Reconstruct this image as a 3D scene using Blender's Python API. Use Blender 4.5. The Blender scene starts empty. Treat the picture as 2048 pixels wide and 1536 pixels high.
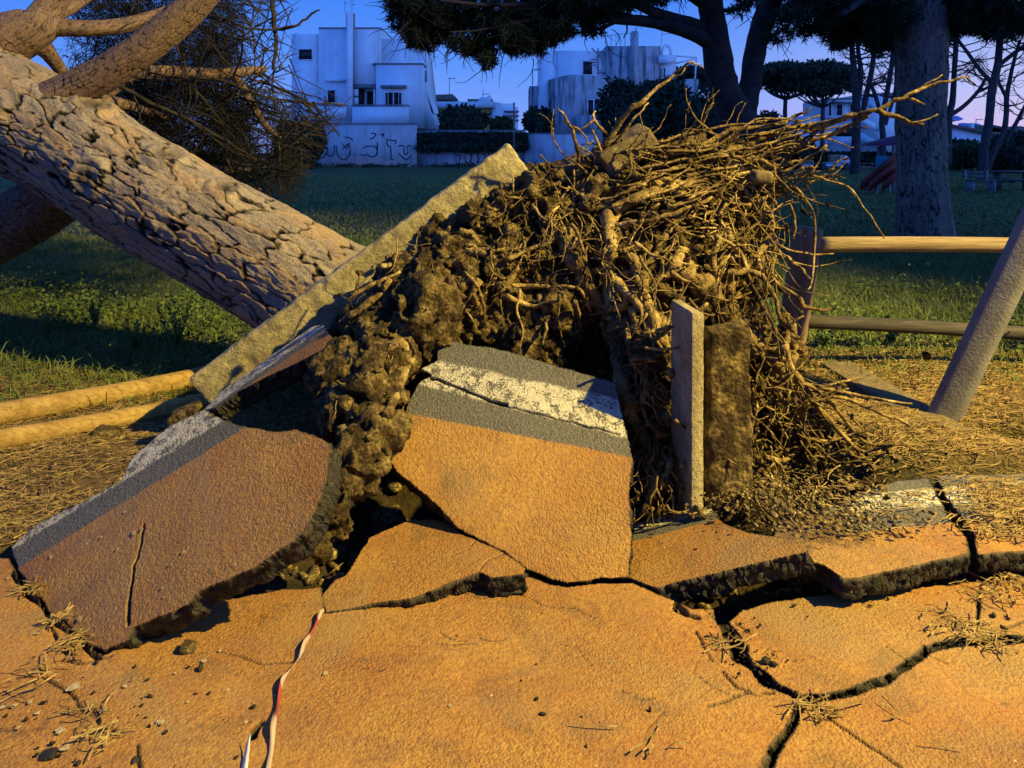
import bpy, math, random
import numpy as np
from mathutils import Vector, Matrix
R = math.radians
scene = bpy.context.scene
COL = scene.collection
# ------------------------------------------------------------------ camera, sky, light, exposure
F, HZ, H = 1490.0, 300.0, 1.5            # focal length in photo pixels, horizon row, eye height
cam = bpy.data.cameras.new('camera'); cam_o = bpy.data.objects.new('camera', cam); COL.objects.link(cam_o)
cam_o.location = (0, 0, H); cam_o.rotation_euler = (R(90), 0, 0)
cam.sensor_width = 36; cam.lens = F/2048*36; cam.shift_y = -(768-HZ)/2048; cam.clip_end = 600; cam.clip_start = .05
scene.camera = cam_o
scene.view_settings.view_transform = 'Standard'; scene.view_settings.look = 'None'
scene.view_settings.exposure = 0.0; scene.view_settings.gamma = 1
world = bpy.data.worlds.new('World'); scene.world = world; world.use_nodes = True
wn = world.node_tree; wn.nodes.clear()
def WN(t): return wn.nodes.new(t)
tc = WN('ShaderNodeTexCoord'); sep = WN('ShaderNodeSeparateXYZ'); wn.links.new(tc.outputs['Generated'], sep.inputs[0])
ramp = WN('ShaderNodeValToRGB'); wn.links.new(sep.outputs['Z'], ramp.inputs[0])
cr = ramp.color_ramp
cr.elements[0].position = 0.0; cr.elements[0].color = (.27, .38, .98, 1)
cr.elements[1].position = 1.0; cr.elements[1].color = (.018, .065, .24, 1)
for p_, c_ in ((.05, (.20, .36, .98)), (.11, (.115, .31, .98)), (.20, (.055, .235, .95)), (.4, (.030, .125, .50))):
    e = cr.elements.new(p_); e.color = (*c_, 1)
# twilight glow low on the right hand horizon
ramp2 = WN('ShaderNodeValToRGB'); wn.links.new(sep.outputs['Z'], ramp2.inputs[0])
ramp2.color_ramp.elements[0].position = 0.0; ramp2.color_ramp.elements[0].color = (.74, .52, .80, 1)
ramp2.color_ramp.elements[1].position = .22; ramp2.color_ramp.elements[1].color = (.08, .30, .90, 1)
e = ramp2.color_ramp.elements.new(.07); e.color = (.52, .56, .95, 1)
mr = WN('ShaderNodeMapRange'); wn.links.new(sep.outputs['X'], mr.inputs[0])
mr.inputs[1].default_value = .18; mr.inputs[2].default_value = .55
mixs = WN('ShaderNodeMix'); mixs.data_type = 'RGBA'
wn.links.new(mr.outputs[0], mixs.inputs[0]); wn.links.new(ramp.outputs[0], mixs.inputs[6]); wn.links.new(ramp2.outputs[0], mixs.inputs[7])
# the dusk sky behind the viewer is the brighter half
mr2 = WN('ShaderNodeMapRange'); wn.links.new(sep.outputs['Y'], mr2.inputs[0])
mr2.inputs[1].default_value = .25; mr2.inputs[2].default_value = -.6; mr2.inputs[3].default_value = 0.0; mr2.inputs[4].default_value = 1.0
bg = WN('ShaderNodeBackground'); out = WN('ShaderNodeOutputWorld')
mr3 = WN('ShaderNodeMapRange'); wn.links.new(sep.outputs['Z'], mr3.inputs[0])
mr3.inputs[1].default_value = .25; mr3.inputs[2].default_value = .65; mr3.inputs[3].default_value = 1.0; mr3.inputs[4].default_value = 0.0
mm = WN('ShaderNodeMath'); mm.operation = 'MULTIPLY'; wn.links.new(mr2.outputs[0], mm.inputs[0]); wn.links.new(mr3.outputs[0], mm.inputs[1])
bst = WN('ShaderNodeMix'); bst.data_type = 'RGBA'; bst.blend_type = 'MULTIPLY'; wn.links.new(mm.outputs[0], bst.inputs[0]); wn.links.new(mixs.outputs[2], bst.inputs[6]); bst.inputs[7].default_value = (1.7, 2.5, 3.6, 1); bst.clamp_result = False
wn.links.new(bst.outputs[2], bg.inputs[0]); wn.links.new(bg.outputs[0], out.inputs[0])
# the sodium street lamp over the path, out of frame above the right hand side
LAMP = Vector((7.3, .3, 7.3))
ld = bpy.data.lights.new('street_light', 'SPOT'); lo = bpy.data.objects.new('street_light', ld); COL.objects.link(lo)
ld.energy = 12700; ld.color = (1.0, .74, .15); ld.shadow_soft_size = .08; ld.spot_size = R(84); ld.spot_blend = .7
lo.location = LAMP; lo.rotation_euler = (Vector((-.5, 3.3, 0.3))-LAMP).to_track_quat('-Z', 'Y').to_euler()

# ------------------------------------------------------------------ geometry helpers
rng = np.random.default_rng(7); random.seed(7)
def P(px, py, Y): return np.array(((px-1024)/F*Y, Y, H-(py-HZ)/F*Y))
def G(px, py, z=0.0): return P(px, py, (H-z)*F/(py-HZ))
def ray_plane(px, py, p0, n):
    d = np.array(((px-1024)/F, 1.0, -(py-HZ)/F)); c = np.array((0, 0, H))
    return c+d*(np.dot(p0-c, n)/np.dot(d, n))
def unit(v): v = np.asarray(v, float); return v/np.linalg.norm(v)
def _hash(ix, iy, iz, seed):
    h = (ix*374761393+iy*668265263+iz*2147483647+seed*1274126177) & 0xffffffff
    h = ((h ^ (h >> 13))*1274126177) & 0xffffffff
    return ((h ^ (h >> 16)) & 0xffff)/65535.0
def vnoise(x, y, z=0.0, seed=0):
    x = np.asarray(x, float); y = np.asarray(y, float); z = np.broadcast_to(np.asarray(z, float), x.shape)
    xi, yi, zi = np.floor(x).astype(np.int64), np.floor(y).astype(np.int64), np.floor(z).astype(np.int64)
    fx, fy, fz = x-xi, y-yi, z-zi
    fx = fx*fx*(3-2*fx); fy = fy*fy*(3-2*fy); fz = fz*fz*(3-2*fz)
    r = 0
    for dz in ((0, 1) if np.any(fz) else (0,)):
        wz = fz if dz else 1-fz
        for dy in (0, 1):
            wy = fy if dy else 1-fy
            for dx in (0, 1):
                wx = fx if dx else 1-fx
                r = r+_hash(xi+dx, yi+dy, zi+dz, seed)*wx*wy*wz
    return r*2-1
def fbm(x, y, z=0.0, o=4, seed=0, g=.5):
    a, s, r = 1.0, 0, 0
    for k in range(o):
        r = r+a*vnoise(np.asarray(x)*2**k, np.asarray(y)*2**k, np.asarray(z)*2**k, seed+k); s += a; a *= g
    return r/s
class MB:
    """collects quads and triangles with numpy and links them as one mesh object"""
    def __init__(s): s.v = []; s.q = []; s.t = []; s.n = 0; s.c = []
    def add(s, v, q=None, t=None, col=None):
        v = np.asarray(v, float).reshape(-1, 3)
        if q is not None and len(q): s.q.append(np.asarray(q, np.int64)+s.n)
        if t is not None and len(t): s.t.append(np.asarray(t, np.int64)+s.n)
        s.v.append(v); s.c.append(np.zeros((len(v), 4)) if col is None else np.broadcast_to(np.asarray(col, float), (len(v), 4)))
        s.n += len(v); return s
    def box(s, x0, x1, y0, y1, z0, z1):
        v = [(x, y, z) for z in (z0, z1) for y in (y0, y1) for x in (x0, x1)]
        return s.add(v, [(0, 2, 3, 1), (4, 5, 7, 6), (0, 1, 5, 4), (2, 6, 7, 3), (0, 4, 6, 2), (1, 3, 7, 5)])
    def hull8(s, bottom, top):
        return s.add(list(bottom)+list(top), [(3, 2, 1, 0), (4, 5, 6, 7), (0, 1, 5, 4), (1, 2, 6, 5), (2, 3, 7, 6), (3, 0, 4, 7)])
    def tube(s, pts, rad, n=6, cap=True, rough=0.0, col=None, flat=1.0):
        pts = np.asarray(pts, float); k = len(pts); rad = np.broadcast_to(np.asarray(rad, float), (k,))
        t = np.gradient(pts, axis=0); t /= np.linalg.norm(t, axis=1)[:, None]+1e-9
        ref = np.array((0, 0, 1.0)) if abs(t[:, 2]).mean() < .8 else np.array((1.0, 0, 0))
        a = np.cross(t, ref); a /= np.linalg.norm(a, axis=1)[:, None]+1e-9; b = np.cross(t, a)
        th = np.linspace(0, 2*np.pi, n, endpoint=False)
        rr = rad[:, None]*np.ones((1, n))
        if rough: rr = rr*(1+rough*(rng.random((k, n))-.5)*2)
        v = pts[:, None]+rr[..., None]*(np.cos(th)[None, :, None]*a[:, None]+np.sin(th)[None, :, None]*b[:, None]*flat)
        i = np.arange(k-1)[:, None]*n; j = np.arange(n)[None]; j2 = (j+1) % n
        q = np.stack((i+j, i+j2, i+n+j2, i+n+j), -1).reshape(-1, 4)
        v = v.reshape(-1, 3); tr = []
        if cap:
            v = np.vstack((v, pts[:1], pts[-1:])); c0, c1 = k*n, k*n+1
            tr = [(c0, (x+1) % n, x) for x in range(n)]+[(c1, (k-1)*n+x, (k-1)*n+(x+1) % n) for x in range(n)]
        return s.add(v, q, tr, col)
    def mesh(s, name):
        me = bpy.data.meshes.new(name); v = np.vstack(s.v)
        q = np.vstack(s.q) if s.q else np.zeros((0, 4), np.int64); t = np.vstack(s.t) if s.t else np.zeros((0, 3), np.int64)
        me.vertices.add(len(v)); me.vertices.foreach_set('co', v.astype(np.float32).ravel())
        me.loops.add(len(q)*4+len(t)*3); me.loops.foreach_set('vertex_index', np.concatenate((q.ravel(), t.ravel())).astype(np.int32))
        me.polygons.add(len(q)+len(t))
        me.polygons.foreach_set('loop_start', np.concatenate((np.arange(len(q))*4, len(q)*4+np.arange(len(t))*3)).astype(np.int32))
        me.update(calc_edges=True); me.validate()
        c = np.vstack(s.c)
        if c.any():
            at = me.attributes.new('mask', 'FLOAT_COLOR', 'POINT'); at.data.foreach_set('color', c.astype(np.float32).ravel())
        return me
    def build(s, name, mat, parent=None, smooth=False, base=None):
        if base is None:                                     # mesh origin: middle of its foot
            v = np.vstack(s.v); base = np.array(((v[:, 0].min()+v[:, 0].max())/2, (v[:, 1].min()+v[:, 1].max())/2, v[:, 2].min()))
        if parent is not None: base = np.array(parent['_b'])
        s.v = [a-base for a in s.v]
        me = s.mesh(name); o = bpy.data.objects.new(name, me); COL.objects.link(o)
        me.materials.append(mat)
        if smooth: me.shade_smooth()
        if parent is not None: o.parent = parent
        else: o.location = base
        o['_b'] = [float(x) for x in base]
        return o
def tag(o, label=None, cat=None, group=None, kind=None):
    if label: o['label'] = label
    if cat: o['category'] = cat
    if group: o['group'] = group
    if kind or cat: o['kind'] = kind or 'thing'
    return o
def thing(name, loc, label, cat, group=None):
    o = bpy.data.objects.new(name, None); COL.objects.link(o); o.location = loc; o.empty_display_size = .1
    o['_b'] = [float(x) for x in loc]
    return tag(o, label, cat, group)
def grid_faces(nu, nv, wrap=False):
    i = np.arange(nv-1)[:, None]*nu; j = np.arange(nu if wrap else nu-1)[None]; j2 = (j+1) % nu
    return np.stack((i+j, i+j2, i+nu+j2, i+nu+j), -1).reshape(-1, 4)
def spline(pts, n):
    """smooth resampling of a control polyline (any number of columns)"""
    p = np.asarray(pts, float)
    if len(p) < 3: return np.array([p[0]+(p[-1]-p[0])*t for t in np.linspace(0, 1, n)])
    q = np.vstack((2*p[0]-p[1], p, 2*p[-1]-p[-2])); m = len(p)-1
    t = np.linspace(0, m-1e-6, n); i = t.astype(int); f = (t-i)[:, None]
    a, b, c, d = q[i], q[i+1], q[i+2], q[i+3]
    return .5*((2*b)+(c-a)*f+(2*a-5*b+4*c-d)*f**2+(3*b-a-3*c+d)*f**3)

# ------------------------------------------------------------------ materials
class NT:
    def __init__(s, name):
        s.m = bpy.data.materials.new(name); s.m.use_nodes = True; s.nt = s.m.node_tree; s.nt.nodes.clear()
        s.o = s.n('ShaderNodeOutputMaterial'); s.b = s.n('ShaderNodeBsdfPrincipled'); s.l(s.b.outputs[0], s.o.inputs[0])
        s.b.inputs['Roughness'].default_value = .9; s.b.inputs['Specular IOR Level'].default_value = .25
        s.tc = s.n('ShaderNodeTexCoord').outputs['Object']
    def n(s, t, **k):
        x = s.nt.nodes.new(t)
        for a, v in k.items(): setattr(x, a, v)
        return x
    def l(s, a, b): s.nt.links.new(a, b)
    def set(s, sock, v):
        if hasattr(v, 'is_linked') or hasattr(v, 'links'): s.l(v, sock)
        elif isinstance(v, (tuple, list)) and len(v) == 3 and sock.type == 'RGBA': sock.default_value = (*v, 1)
        else: sock.default_value = v
    def geo(s): return s.n('ShaderNodeNewGeometry').outputs['Position']
    def scale(s, vec, sc):
        x = s.n('ShaderNodeMapping'); s.set(x.inputs[0], vec); x.inputs['Scale'].default_value = sc; return x.outputs[0]
    def noise(s, sc, det=4, vec=None, rough=.55, dist=0):
        x = s.n('ShaderNodeTexNoise'); s.l(vec if vec is not None else s.tc, x.inputs['Vector'])
        x.inputs['Scale'].default_value = sc; x.inputs['Detail'].default_value = det; x.inputs['Roughness'].default_value = rough
        x.inputs['Distortion'].default_value = dist; return x.outputs[0]
    def vor(s, sc, vec=None, feat='F1', out=0, rand=1.0):
        x = s.n('ShaderNodeTexVoronoi', feature=feat); s.l(vec if vec is not None else s.tc, x.inputs['Vector'])
        x.inputs['Scale'].default_value = sc; x.inputs['Randomness'].default_value = rand; return x.outputs[out]
    def ramp(s, f, *st):
        x = s.n('ShaderNodeValToRGB'); s.l(f, x.inputs[0]); e = x.color_ramp.elements
        e[0].position, e[-1].position = st[0][0], st[-1][0]
        for k, (p, c) in enumerate(st):
            y = e[0] if k == 0 else e[-1] if k == len(st)-1 else e.new(p)
            c = (c, c, c) if not isinstance(c, tuple) else c
            y.color = (*c, 1)
        return x.outputs[0]
    def mix(s, f, a, b, mode='MIX'):
        x = s.n('ShaderNodeMix', data_type='RGBA', blend_type=mode); s.set(x.inputs[0], f); s.set(x.inputs[6], a); s.set(x.inputs[7], b); return x.outputs[2]
    def math(s, op, a, b=0.0):
        x = s.n('ShaderNodeMath', operation=op); s.set(x.inputs[0], a); s.set(x.inputs[1], b); return x.outputs[0]
    def mask(s):
        a = s.n('ShaderNodeAttribute', attribute_name='mask'); x = s.n('ShaderNodeSeparateColor'); s.l(a.outputs['Color'], x.inputs[0])
        return x.outputs[0], x.outputs[1], x.outputs[2], a.outputs['Alpha']
    def bump(s, h, d=.01, st=1.0, nrm=None):
        x = s.n('ShaderNodeBump'); s.l(h, x.inputs['Height']); x.inputs['Distance'].default_value = d; x.inputs['Strength'].default_value = st
        if nrm is not None: s.l(nrm, x.inputs['Normal'])
        return x.outputs[0]
    def done(s, col, rough=None, nrm=None):
        s.set(s.b.inputs['Base Color'], col)
        if rough is not None: s.set(s.b.inputs['Roughness'], rough)
        if nrm is not None: s.l(nrm, s.b.inputs['Normal'])
        return s.m
def plain(name, c1, c2, sc=8, rough=.9, bump=.004, bsc=None, det=5):
    t = NT(name); f = t.noise(sc, det); c = t.ramp(f, (.3, c1), (.7, c2))
    return t.done(c, rough, t.bump(t.noise(bsc or sc*6, 5), bump))
M = {}
def asphalt():
    """bike path surface: mask R = red coat, G = white paint, B = broken asphalt (edges and cracks), A = soil and dirt trodden on"""
    t = NT('coated_asphalt'); pos = t.geo(); r, g, b, a = t.mask()
    big = t.noise(2.1, 6, pos, .62); fine = t.noise(75, 5, pos, .65); grit = t.noise(240, 3, pos, .6)
    red = t.ramp(big, (.28, (.27, .115, .034)), (.45, (.36, .178, .045)), (.58, (.40, .218, .054)), (.72, (.45, .26, .066)))
    red = t.mix(t.ramp(t.noise(6, 6, pos, .7), (.50, 0.), (.74, .7)), red, (.25, .145, .075))
    red = t.mix(t.ramp(fine, (.36, .65), (.58, 0.)), red, (.20, .075, .028))
    red = t.mix(t.ramp(grit, (.58, 0.), (.70, .55)), red, (.54, .37, .17))
    red = t.mix(t.ramp(t.noise(19, 7, pos, .74), (.60, 0.), (.70, .85)), red, (.10, .078, .055))
    red = t.mix(t.ramp(t.noise(3.4, 5, pos, .6, 1.5), (.52, 0.), (.70, .6)), red, (.13, .082, .045))
    red = t.mix(t.ramp(t.noise(1.3, 6, pos, .7, .8), (.50, 0.), (.66, .5)), red, (.27, .20, .105))
    spk = t.vor(17, pos); sel = t.noise(3.1, 3, pos)
    red = t.mix(t.math('MULTIPLY', t.ramp(spk, (.045, 1.), (.09, 0.)), t.ramp(sel, (.52, 0.), (.62, .8))), red, (.62, .52, .40))
    grey = t.ramp(t.noise(150, 4, pos, .65), (.3, (.040, .039, .037)), (.55, (.13, .125, .115)), (.75, (.26, .25, .235)))
    white = t.mix(t.ramp(t.noise(13, 6, pos, .65), (.42, 0.), (.7, .5)), (.56, .53, .45), (.33, .30, .24))
    chip = t.ramp(t.math('ADD', t.math('MULTIPLY', t.noise(120, 3, pos), .55), t.math('MULTIPLY', t.noise(22, 6, pos, .65), .75)), (.63, 1.), (.72, 0.))
    black = t.ramp(t.noise(55, 5, pos), (.3, (.008, .0075, .007)), (.58, (.026, .023, .020)), (.72, (.075, .062, .044)), (.85, (.19, .155, .10)))
    c = t.mix(r, grey, red)
    c = t.mix(t.math('MULTIPLY', g, chip), c, white)
    dirt = t.ramp(t.noise(40, 6, pos, .7), (.3, (.045, .032, .018)), (.52, (.15, .090, .042)), (.72, (.30, .21, .105)))
    cov = t.ramp(t.math('ADD', a, t.math('MULTIPLY', t.math('SUBTRACT', t.noise(15, 7, pos, .72), .5), 1.9)), (.42, 0.), (.62, .93))
    c = t.mix(cov, c, dirt)
    c = t.mix(b, c, black)
    h = t.math('ADD', t.math('MULTIPLY', t.vor(130, pos), -.55), t.math('MULTIPLY', t.noise(85, 5, pos, .7), 1.2))
    h = t.math('ADD', h, t.math('MULTIPLY', cov, t.math('MULTIPLY', t.noise(60, 5, pos, .7), 1.2)))
    h = t.math('MULTIPLY', h, t.ramp(t.noise(2.6, 6, pos, .68), (.36, .30), (.62, 1.25)))
    t.b.inputs['Specular IOR Level'].default_value = .4
    return t.done(c, t.ramp(fine, (.3, .50), (.7, .80)), t.bump(h, .0062, .9))
M['asphalt'] = asphalt()

# ------------------------------------------------------------------ broken pavement
def jag(poly, amp, n_sub, seed, closed=True):
    p = np.asarray(poly, float)
    if closed: p = np.vstack((p, p[:1]))
    o = []
    for k in range(len(p)-1):
        L = np.linalg.norm(p[k+1]-p[k]); m = max(2, int(L/n_sub))
        o.append(p[k]+(p[k+1]-p[k])*np.linspace(0, 1, m, endpoint=False)[:, None])
    if not closed: o.append(p[-1:])
    o = np.vstack(o); d = np.stack((fbm(o[:, 0]*14, o[:, 1]*14, 0, 4, seed), fbm(o[:, 0]*14+9, o[:, 1]*14, 0, 4, seed+50)), 1)
    return o+d*amp
def inside(x, y, poly):
    r = np.zeros(x.shape, bool); n = len(poly)
    for k in range(n):
        x1, y1 = poly[k]; x2, y2 = poly[(k+1) % n]
        if y1 == y2: continue
        m = (y >= min(y1, y2)) & (y < max(y1, y2))
        r[m] ^= x[m] < (x2-x1)*(y[m]-y1)/(y2-y1)+x1
    return r
def dist_line(x, y, line):
    d = np.full(x.shape, 9.0)
    for (x1, y1), (x2, y2) in zip(line[:-1], line[1:]):
        w = .06
        m = (x > min(x1, x2)-w) & (x < max(x1, x2)+w) & (y > min(y1, y2)-w) & (y < max(y1, y2)+w)
        dx, dy = x2-x1, y2-y1; L = dx*dx+dy*dy+1e-12
        t = np.clip(((x[m]-x1)*dx+(y[m]-y1)*dy)/L, 0, 1)
        d[m] = np.minimum(d[m], np.hypot(x[m]-x1-t*dx, y[m]-y1-t*dy))
    return d
def plane3(*p):
    a, b, c = (P(*q) for q in p); n = unit(np.cross(b-a, c-a)); return a, (n if n[2] > 0 else -n)
FLAT = (np.zeros(3), np.array((0, 0, 1.0)))
def slab(name, outline, plane, thick=.075, lines=None, cracks=(), res=.004, amp=.012, seed=1, parent=None, bend=None, bottom=True, wobble=.004, dirt=()):
    """a plate of coated asphalt: outline in photo pixels dropped onto its plane, real thickness, broken sides"""
    p0, n = plane
    u = unit(np.cross((0, 1, 0), n)); v = np.cross(n, u)
    to2 = lambda q: np.array([(np.dot(w-p0, u), np.dot(w-p0, v)) for w in (ray_plane(px, py, p0, n) for px, py in q)])
    poly = jag(to2(outline), amp, .012, seed)
    a0, b0 = poly.min(0)-res; a1, b1 = poly.max(0)+res
    ua = np.arange(a0, a1, res); va = np.arange(b0, b1, res); nu, nv = len(ua), len(va)
    X, Y = np.meshgrid(ua, va); X = X.ravel(); Y = Y.ravel()
    ins = inside(X, Y, poly)
    h = fbm(X*1.7, Y*1.7, 0, 3, seed)*wobble+vnoise(X*110, Y*110, 0, seed+3)*.0007
    col = np.zeros((len(X), 4)); col[:, 0] = 1
    if lines is not None:
        jn = fbm(X*30, Y*30, 0, 3, seed+5)*.004
        sd = []
        for l in lines:                      # each line: two photo points; positive beyond it
            (x1, y1), (x2, y2) = to2(l); L = math.hypot(x2-x1, y2-y1)
            sd.append(((x2-x1)*(Y-y1)-(y2-y1)*(X-x1))/L+jn)
        col[:, 0] = np.clip(.5-sd[0]/.006, 0, 1)
        jw = fbm(X*22, Y*22, 0, 4, seed+8)*.012
        col[:, 1] = np.clip(.5+(sd[1]+jw)/.012, 0, 1)*np.clip(.5-(sd[2]+jw)/.012, 0, 1)
    for k, (c, w) in enumerate(cracks):
        line = jag(to2(c), .012, .01, seed+20+k, False); d = dist_line(X, Y, line)
        ww = w*(.5+.8*(.5+.5*vnoise(X*9, Y*9, 0, seed+k)))
        g = np.clip(1.5-d/ww, 0, 1); h -= g*min(.03, w*4); col[:, 2] = np.maximum(col[:, 2], np.clip(g*2, 0, 1))
    if dirt:
        W3 = p0+X[:, None]*u+Y[:, None]*v
        ix_ = 1024+W3[:, 0]/W3[:, 1]*F; iy_ = HZ+(H-W3[:, 2])/W3[:, 1]*F
        for dx_, dy_, ra, rb, st in dirt: col[:, 3] = np.maximum(col[:, 3], st*np.clip(1.25-np.hypot((ix_-dx_)/ra, (iy_-dy_)/rb), 0, 1))
    f = grid_faces(nu, nv); f = f[ins[f].all(1)]
    used = np.unique(f); mp = -np.ones(len(X), np.int64); mp[used] = np.arange(len(used)); f = mp[f]
    X, Y, h, col = X[used], Y[used], h[used], col[used]; N = len(used)
    if bend is not None: h = h+bend(X, Y)
    e = np.vstack((f[:, (0, 1)], f[:, (1, 2)], f[:, (2, 3)], f[:, (3, 0)]))
    key = np.sort(e, 1); key = key[:, 0]*N+key[:, 1]; uq, ix, ct = np.unique(key, return_index=True, return_counts=True)
    be = e[ix[ct == 1]]; bv = np.unique(be); bm = -np.ones(N, np.int64); bm[bv] = np.arange(len(bv)); nb = len(bv)
    w3 = lambda x, y, z: p0+x[:, None]*u+y[:, None]*v+z[:, None]*n
    K = 6; mb = MB(); rings = []
    for k in range(1, K+1):
        s_ = 1 if k < K else .6
        dx = fbm(X[bv]*38, Y[bv]*38, np.full(nb, k*.9), 4, seed+31)*.024*s_; dy = fbm(X[bv]*38+7, Y[bv]*38, np.full(nb, k*.9), 4, seed+32)*.024*s_
        dz = -thick*k/K+fbm(X[bv]*25, Y[bv]*25, 0, 2, seed+33)*.010*(k/K)
        rings.append(w3(X[bv]+dx, Y[bv]+dy, h[bv]+dz))
    col[bv, 2] = np.maximum(col[bv, 2], .8)
    vv = [w3(X, Y, h)]+rings; q = [f]
    off = [None]+[N+k*nb for k in range(K)]
    a, b = be[:, 0], be[:, 1]
    for k in range(K):
        ta, tb = (a, b) if k == 0 else (off[k]+bm[a], off[k]+bm[b])
        q.append(np.stack((tb, ta, off[k+1]+bm[a], off[k+1]+bm[b]), 1))
    cc = [col, np.tile((0, 0, 1., 0), (nb*K, 1))]
    if bottom:
        hb = h-thick+fbm(X*25, Y*25, 0, 3, seed+33)*.012
        base = N+nb*K; vv.append(w3(X, Y, hb)); fb = f[:, ::-1].copy()
        fb = np.where(np.isin(fb, bv), off[K]+bm[fb], base+fb); q.append(fb); cc.append(np.tile((0, 0, 1., 0), (N, 1)))
    mb.add(np.vstack(vv), np.vstack(q), None, np.vstack(cc))
    return mb.build(name, M['asphalt'], parent, smooth=True)

TH = .075
# the main sheet of the path, up to the torn edge
main = [(-500, 1700), (-500, 1105), (-120, 1100), (15, 1118), (40, 1155), (110, 1232), (215, 1307), (262, 1268), (400, 1205), (560, 1180), (640, 1175),
        (652, 1228), (715, 1218), (800, 1195), (865, 1190), (900, 1165), (960, 1165), (1053, 1152), (1085, 1163), (1135, 1176), (1200, 1168), (1262, 1166),
        (1312, 1188), (1352, 1205), (1390, 1222), (1428, 1220), (1432, 1250), (1458, 1290), (1462, 1320), (1500, 1340), (1525, 1372), (1575, 1388), (1600, 1398),
        (1578, 1440), (1540, 1490), (1515, 1560), (1480, 1700)]
crk = [([(655, 1228), (760, 1205), (830, 1205), (880, 1193)], .003),
       ([(1395, 1265), (1412, 1300), (1425, 1325)], .003), ([(1445, 1345), (1475, 1378), (1510, 1392), (1545, 1385)], .003),
       ([(1545, 1385), (1475, 1392), (1415, 1412)], .004), ([(1475, 1392), (1420, 1372), (1395, 1395)], .0015),
       ([(90, 1355), (130, 1380), (170, 1420), (200, 1450), (240, 1470)], .003), ([(150, 1310), (115, 1305), (190, 1290), (215, 1305)], .003),
       ([(440, 1300), (480, 1312), (520, 1328), (585, 1328)], .002), ([(270, 1490), (276, 1560)], .003),
       ([(880, 1268), (905, 1282), (935, 1285)], .0015), ([(960, 1278), (985, 1283), (1010, 1278)], .0015), ([(870, 1290), (900, 1295), (950, 1292)], .0015),
       ([(690, 1222), (770, 1212)], .002), ([(860, 1192), (880, 1165)], .002), ([(470, 1455), (500, 1445)], .002),
       ([(0, 1500), (45, 1485)], .0015), ([(120, 1290), (108, 1262)], .002), ([(1040, 1190), (1090, 1215), (1150, 1222), (1190, 1240)], .0012), ([(700, 1330), (760, 1345), (810, 1340)], .001), ([(1330, 1420), (1290, 1470), (1300, 1530)], .0012), ([(1420, 1372), (1390, 1350), (1398, 1322)], .0014), ([(1240, 1380), (1280, 1400), (1320, 1398)], .001)]
crk += [([(905, 1180), (960, 1196), (1010, 1192)], .0015), ([(1120, 1290), (1160, 1302), (1185, 1335)], .0012), ([(1400, 1215), (1440, 1246), (1452, 1290)], .0018), ([(1352, 1212), (1372, 1232), (1392, 1238)], .008), ([(1352, 1205), (1352, 1222), (1372, 1232)], .006), ([(505, 1475), (520, 1448)], .010),
        ([(25, 1140), (60, 1195), (110, 1240), (200, 1310)], .009), ([(100, 1235), (120, 1275)], .003), ([(215, 1312), (160, 1325), (120, 1318)], .004)]
path = slab('path', main, FLAT, TH, None, crk, .0048, .010, 3, bottom=False, wobble=.008, dirt=[(60, 1450, 170, 90, .36), (20, 1340, 80, 35, .30), (230, 1320, 200, 25, .28), (520, 1230, 160, 50, .4), (1430, 1250, 70, 60, .4)])
tag(path, kind='structure')
GRP = 'broken plates of the bike path'
def plate(label, *a, **k): return tag(slab('asphalt_slab', *a, **k), label, 'asphalt slab', GRP)
# near right, between the two wide cracks
plate('flat orange slab with straw tufts between two curving cracks at right', [(1478, 1222), (1540, 1202), (1640, 1190), (1700, 1182), (1850, 1172), (1990, 1160), (2300, 1140), (2300, 1262), (2048, 1272), (1960, 1276), (1900, 1280), (1850, 1292),
      (1815, 1322), (1770, 1352), (1700, 1380), (1625, 1392), (1605, 1390), (1560, 1370), (1530, 1345), (1508, 1330), (1495, 1300), (1475, 1265), (1455, 1240)],
      FLAT, TH, None, [([(1470, 1240), (1500, 1262)], .002), ([(1960, 1170), (1955, 1215), (1952, 1262)], .004), ([(1955, 1225), (1890, 1207)], .0015), ([(1960, 1262), (2010, 1252), (2060, 1240)], .004), ([(1815, 1322), (1770, 1290)], .0015)], .0048, .010, 11)
plate('broad yellow lit slab filling the bottom right corner', [(1622, 1404), (1700, 1394), (1775, 1366), (1822, 1334), (1855, 1308), (1910, 1294), (1965, 1290), (2048, 1284), (2300, 1276), (2300, 1700), (1500, 1700), (1530, 1560), (1560, 1500), (1592, 1450), (1612, 1410)],
      FLAT, TH, None, [([(1622, 1408), (1680, 1450), (1740, 1495), (1800, 1530)], .003), ([(1860, 1310), (1900, 1330)], .0015)], .0048, .010, 12)
# far right, raised a hand above the rest, with the white edge line
RZ = (np.array((0, 0, .048)), unit((.02, -.03, 1)))
wl = [[(1650, 1070), (2048, 1030)], [(1690, 1022), (2048, 1000)], [(1760, 985), (2048, 962)]]
plate('raised slab strewn with soil beside the pit, white edge line across it', [(1585, 1115), (1640, 1130), (1688, 1160), (1760, 1148), (1850, 1128), (1940, 1108), (1930, 1075), (1900, 1040), (1880, 1000), (1858, 955), (1790, 962), (1720, 985), (1660, 1010), (1560, 1035), (1540, 1080)],
      RZ, .07, wl, [([(1940, 1092), (1922, 1085), (1950, 1100)], .003)], .0048, .010, 13, dirt=[(1560, 1050, 200, 75, .95), (1700, 1070, 110, 40, .6), (1640, 1000, 110, 30, .5)])
plate('raised slab with dry straw and white edge line at right border', [(1953, 1110), (1985, 1106), (2100, 1100), (2300, 1098), (2300, 935), (2048, 945), (1990, 948), (1870, 950), (1892, 992), (1920, 1030), (1948, 1070)],
      RZ, .07, wl, [], .0048, .010, 14, dirt=[(2040, 1020, 120, 70, .75), (1980, 970, 120, 30, .55)])
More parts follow.
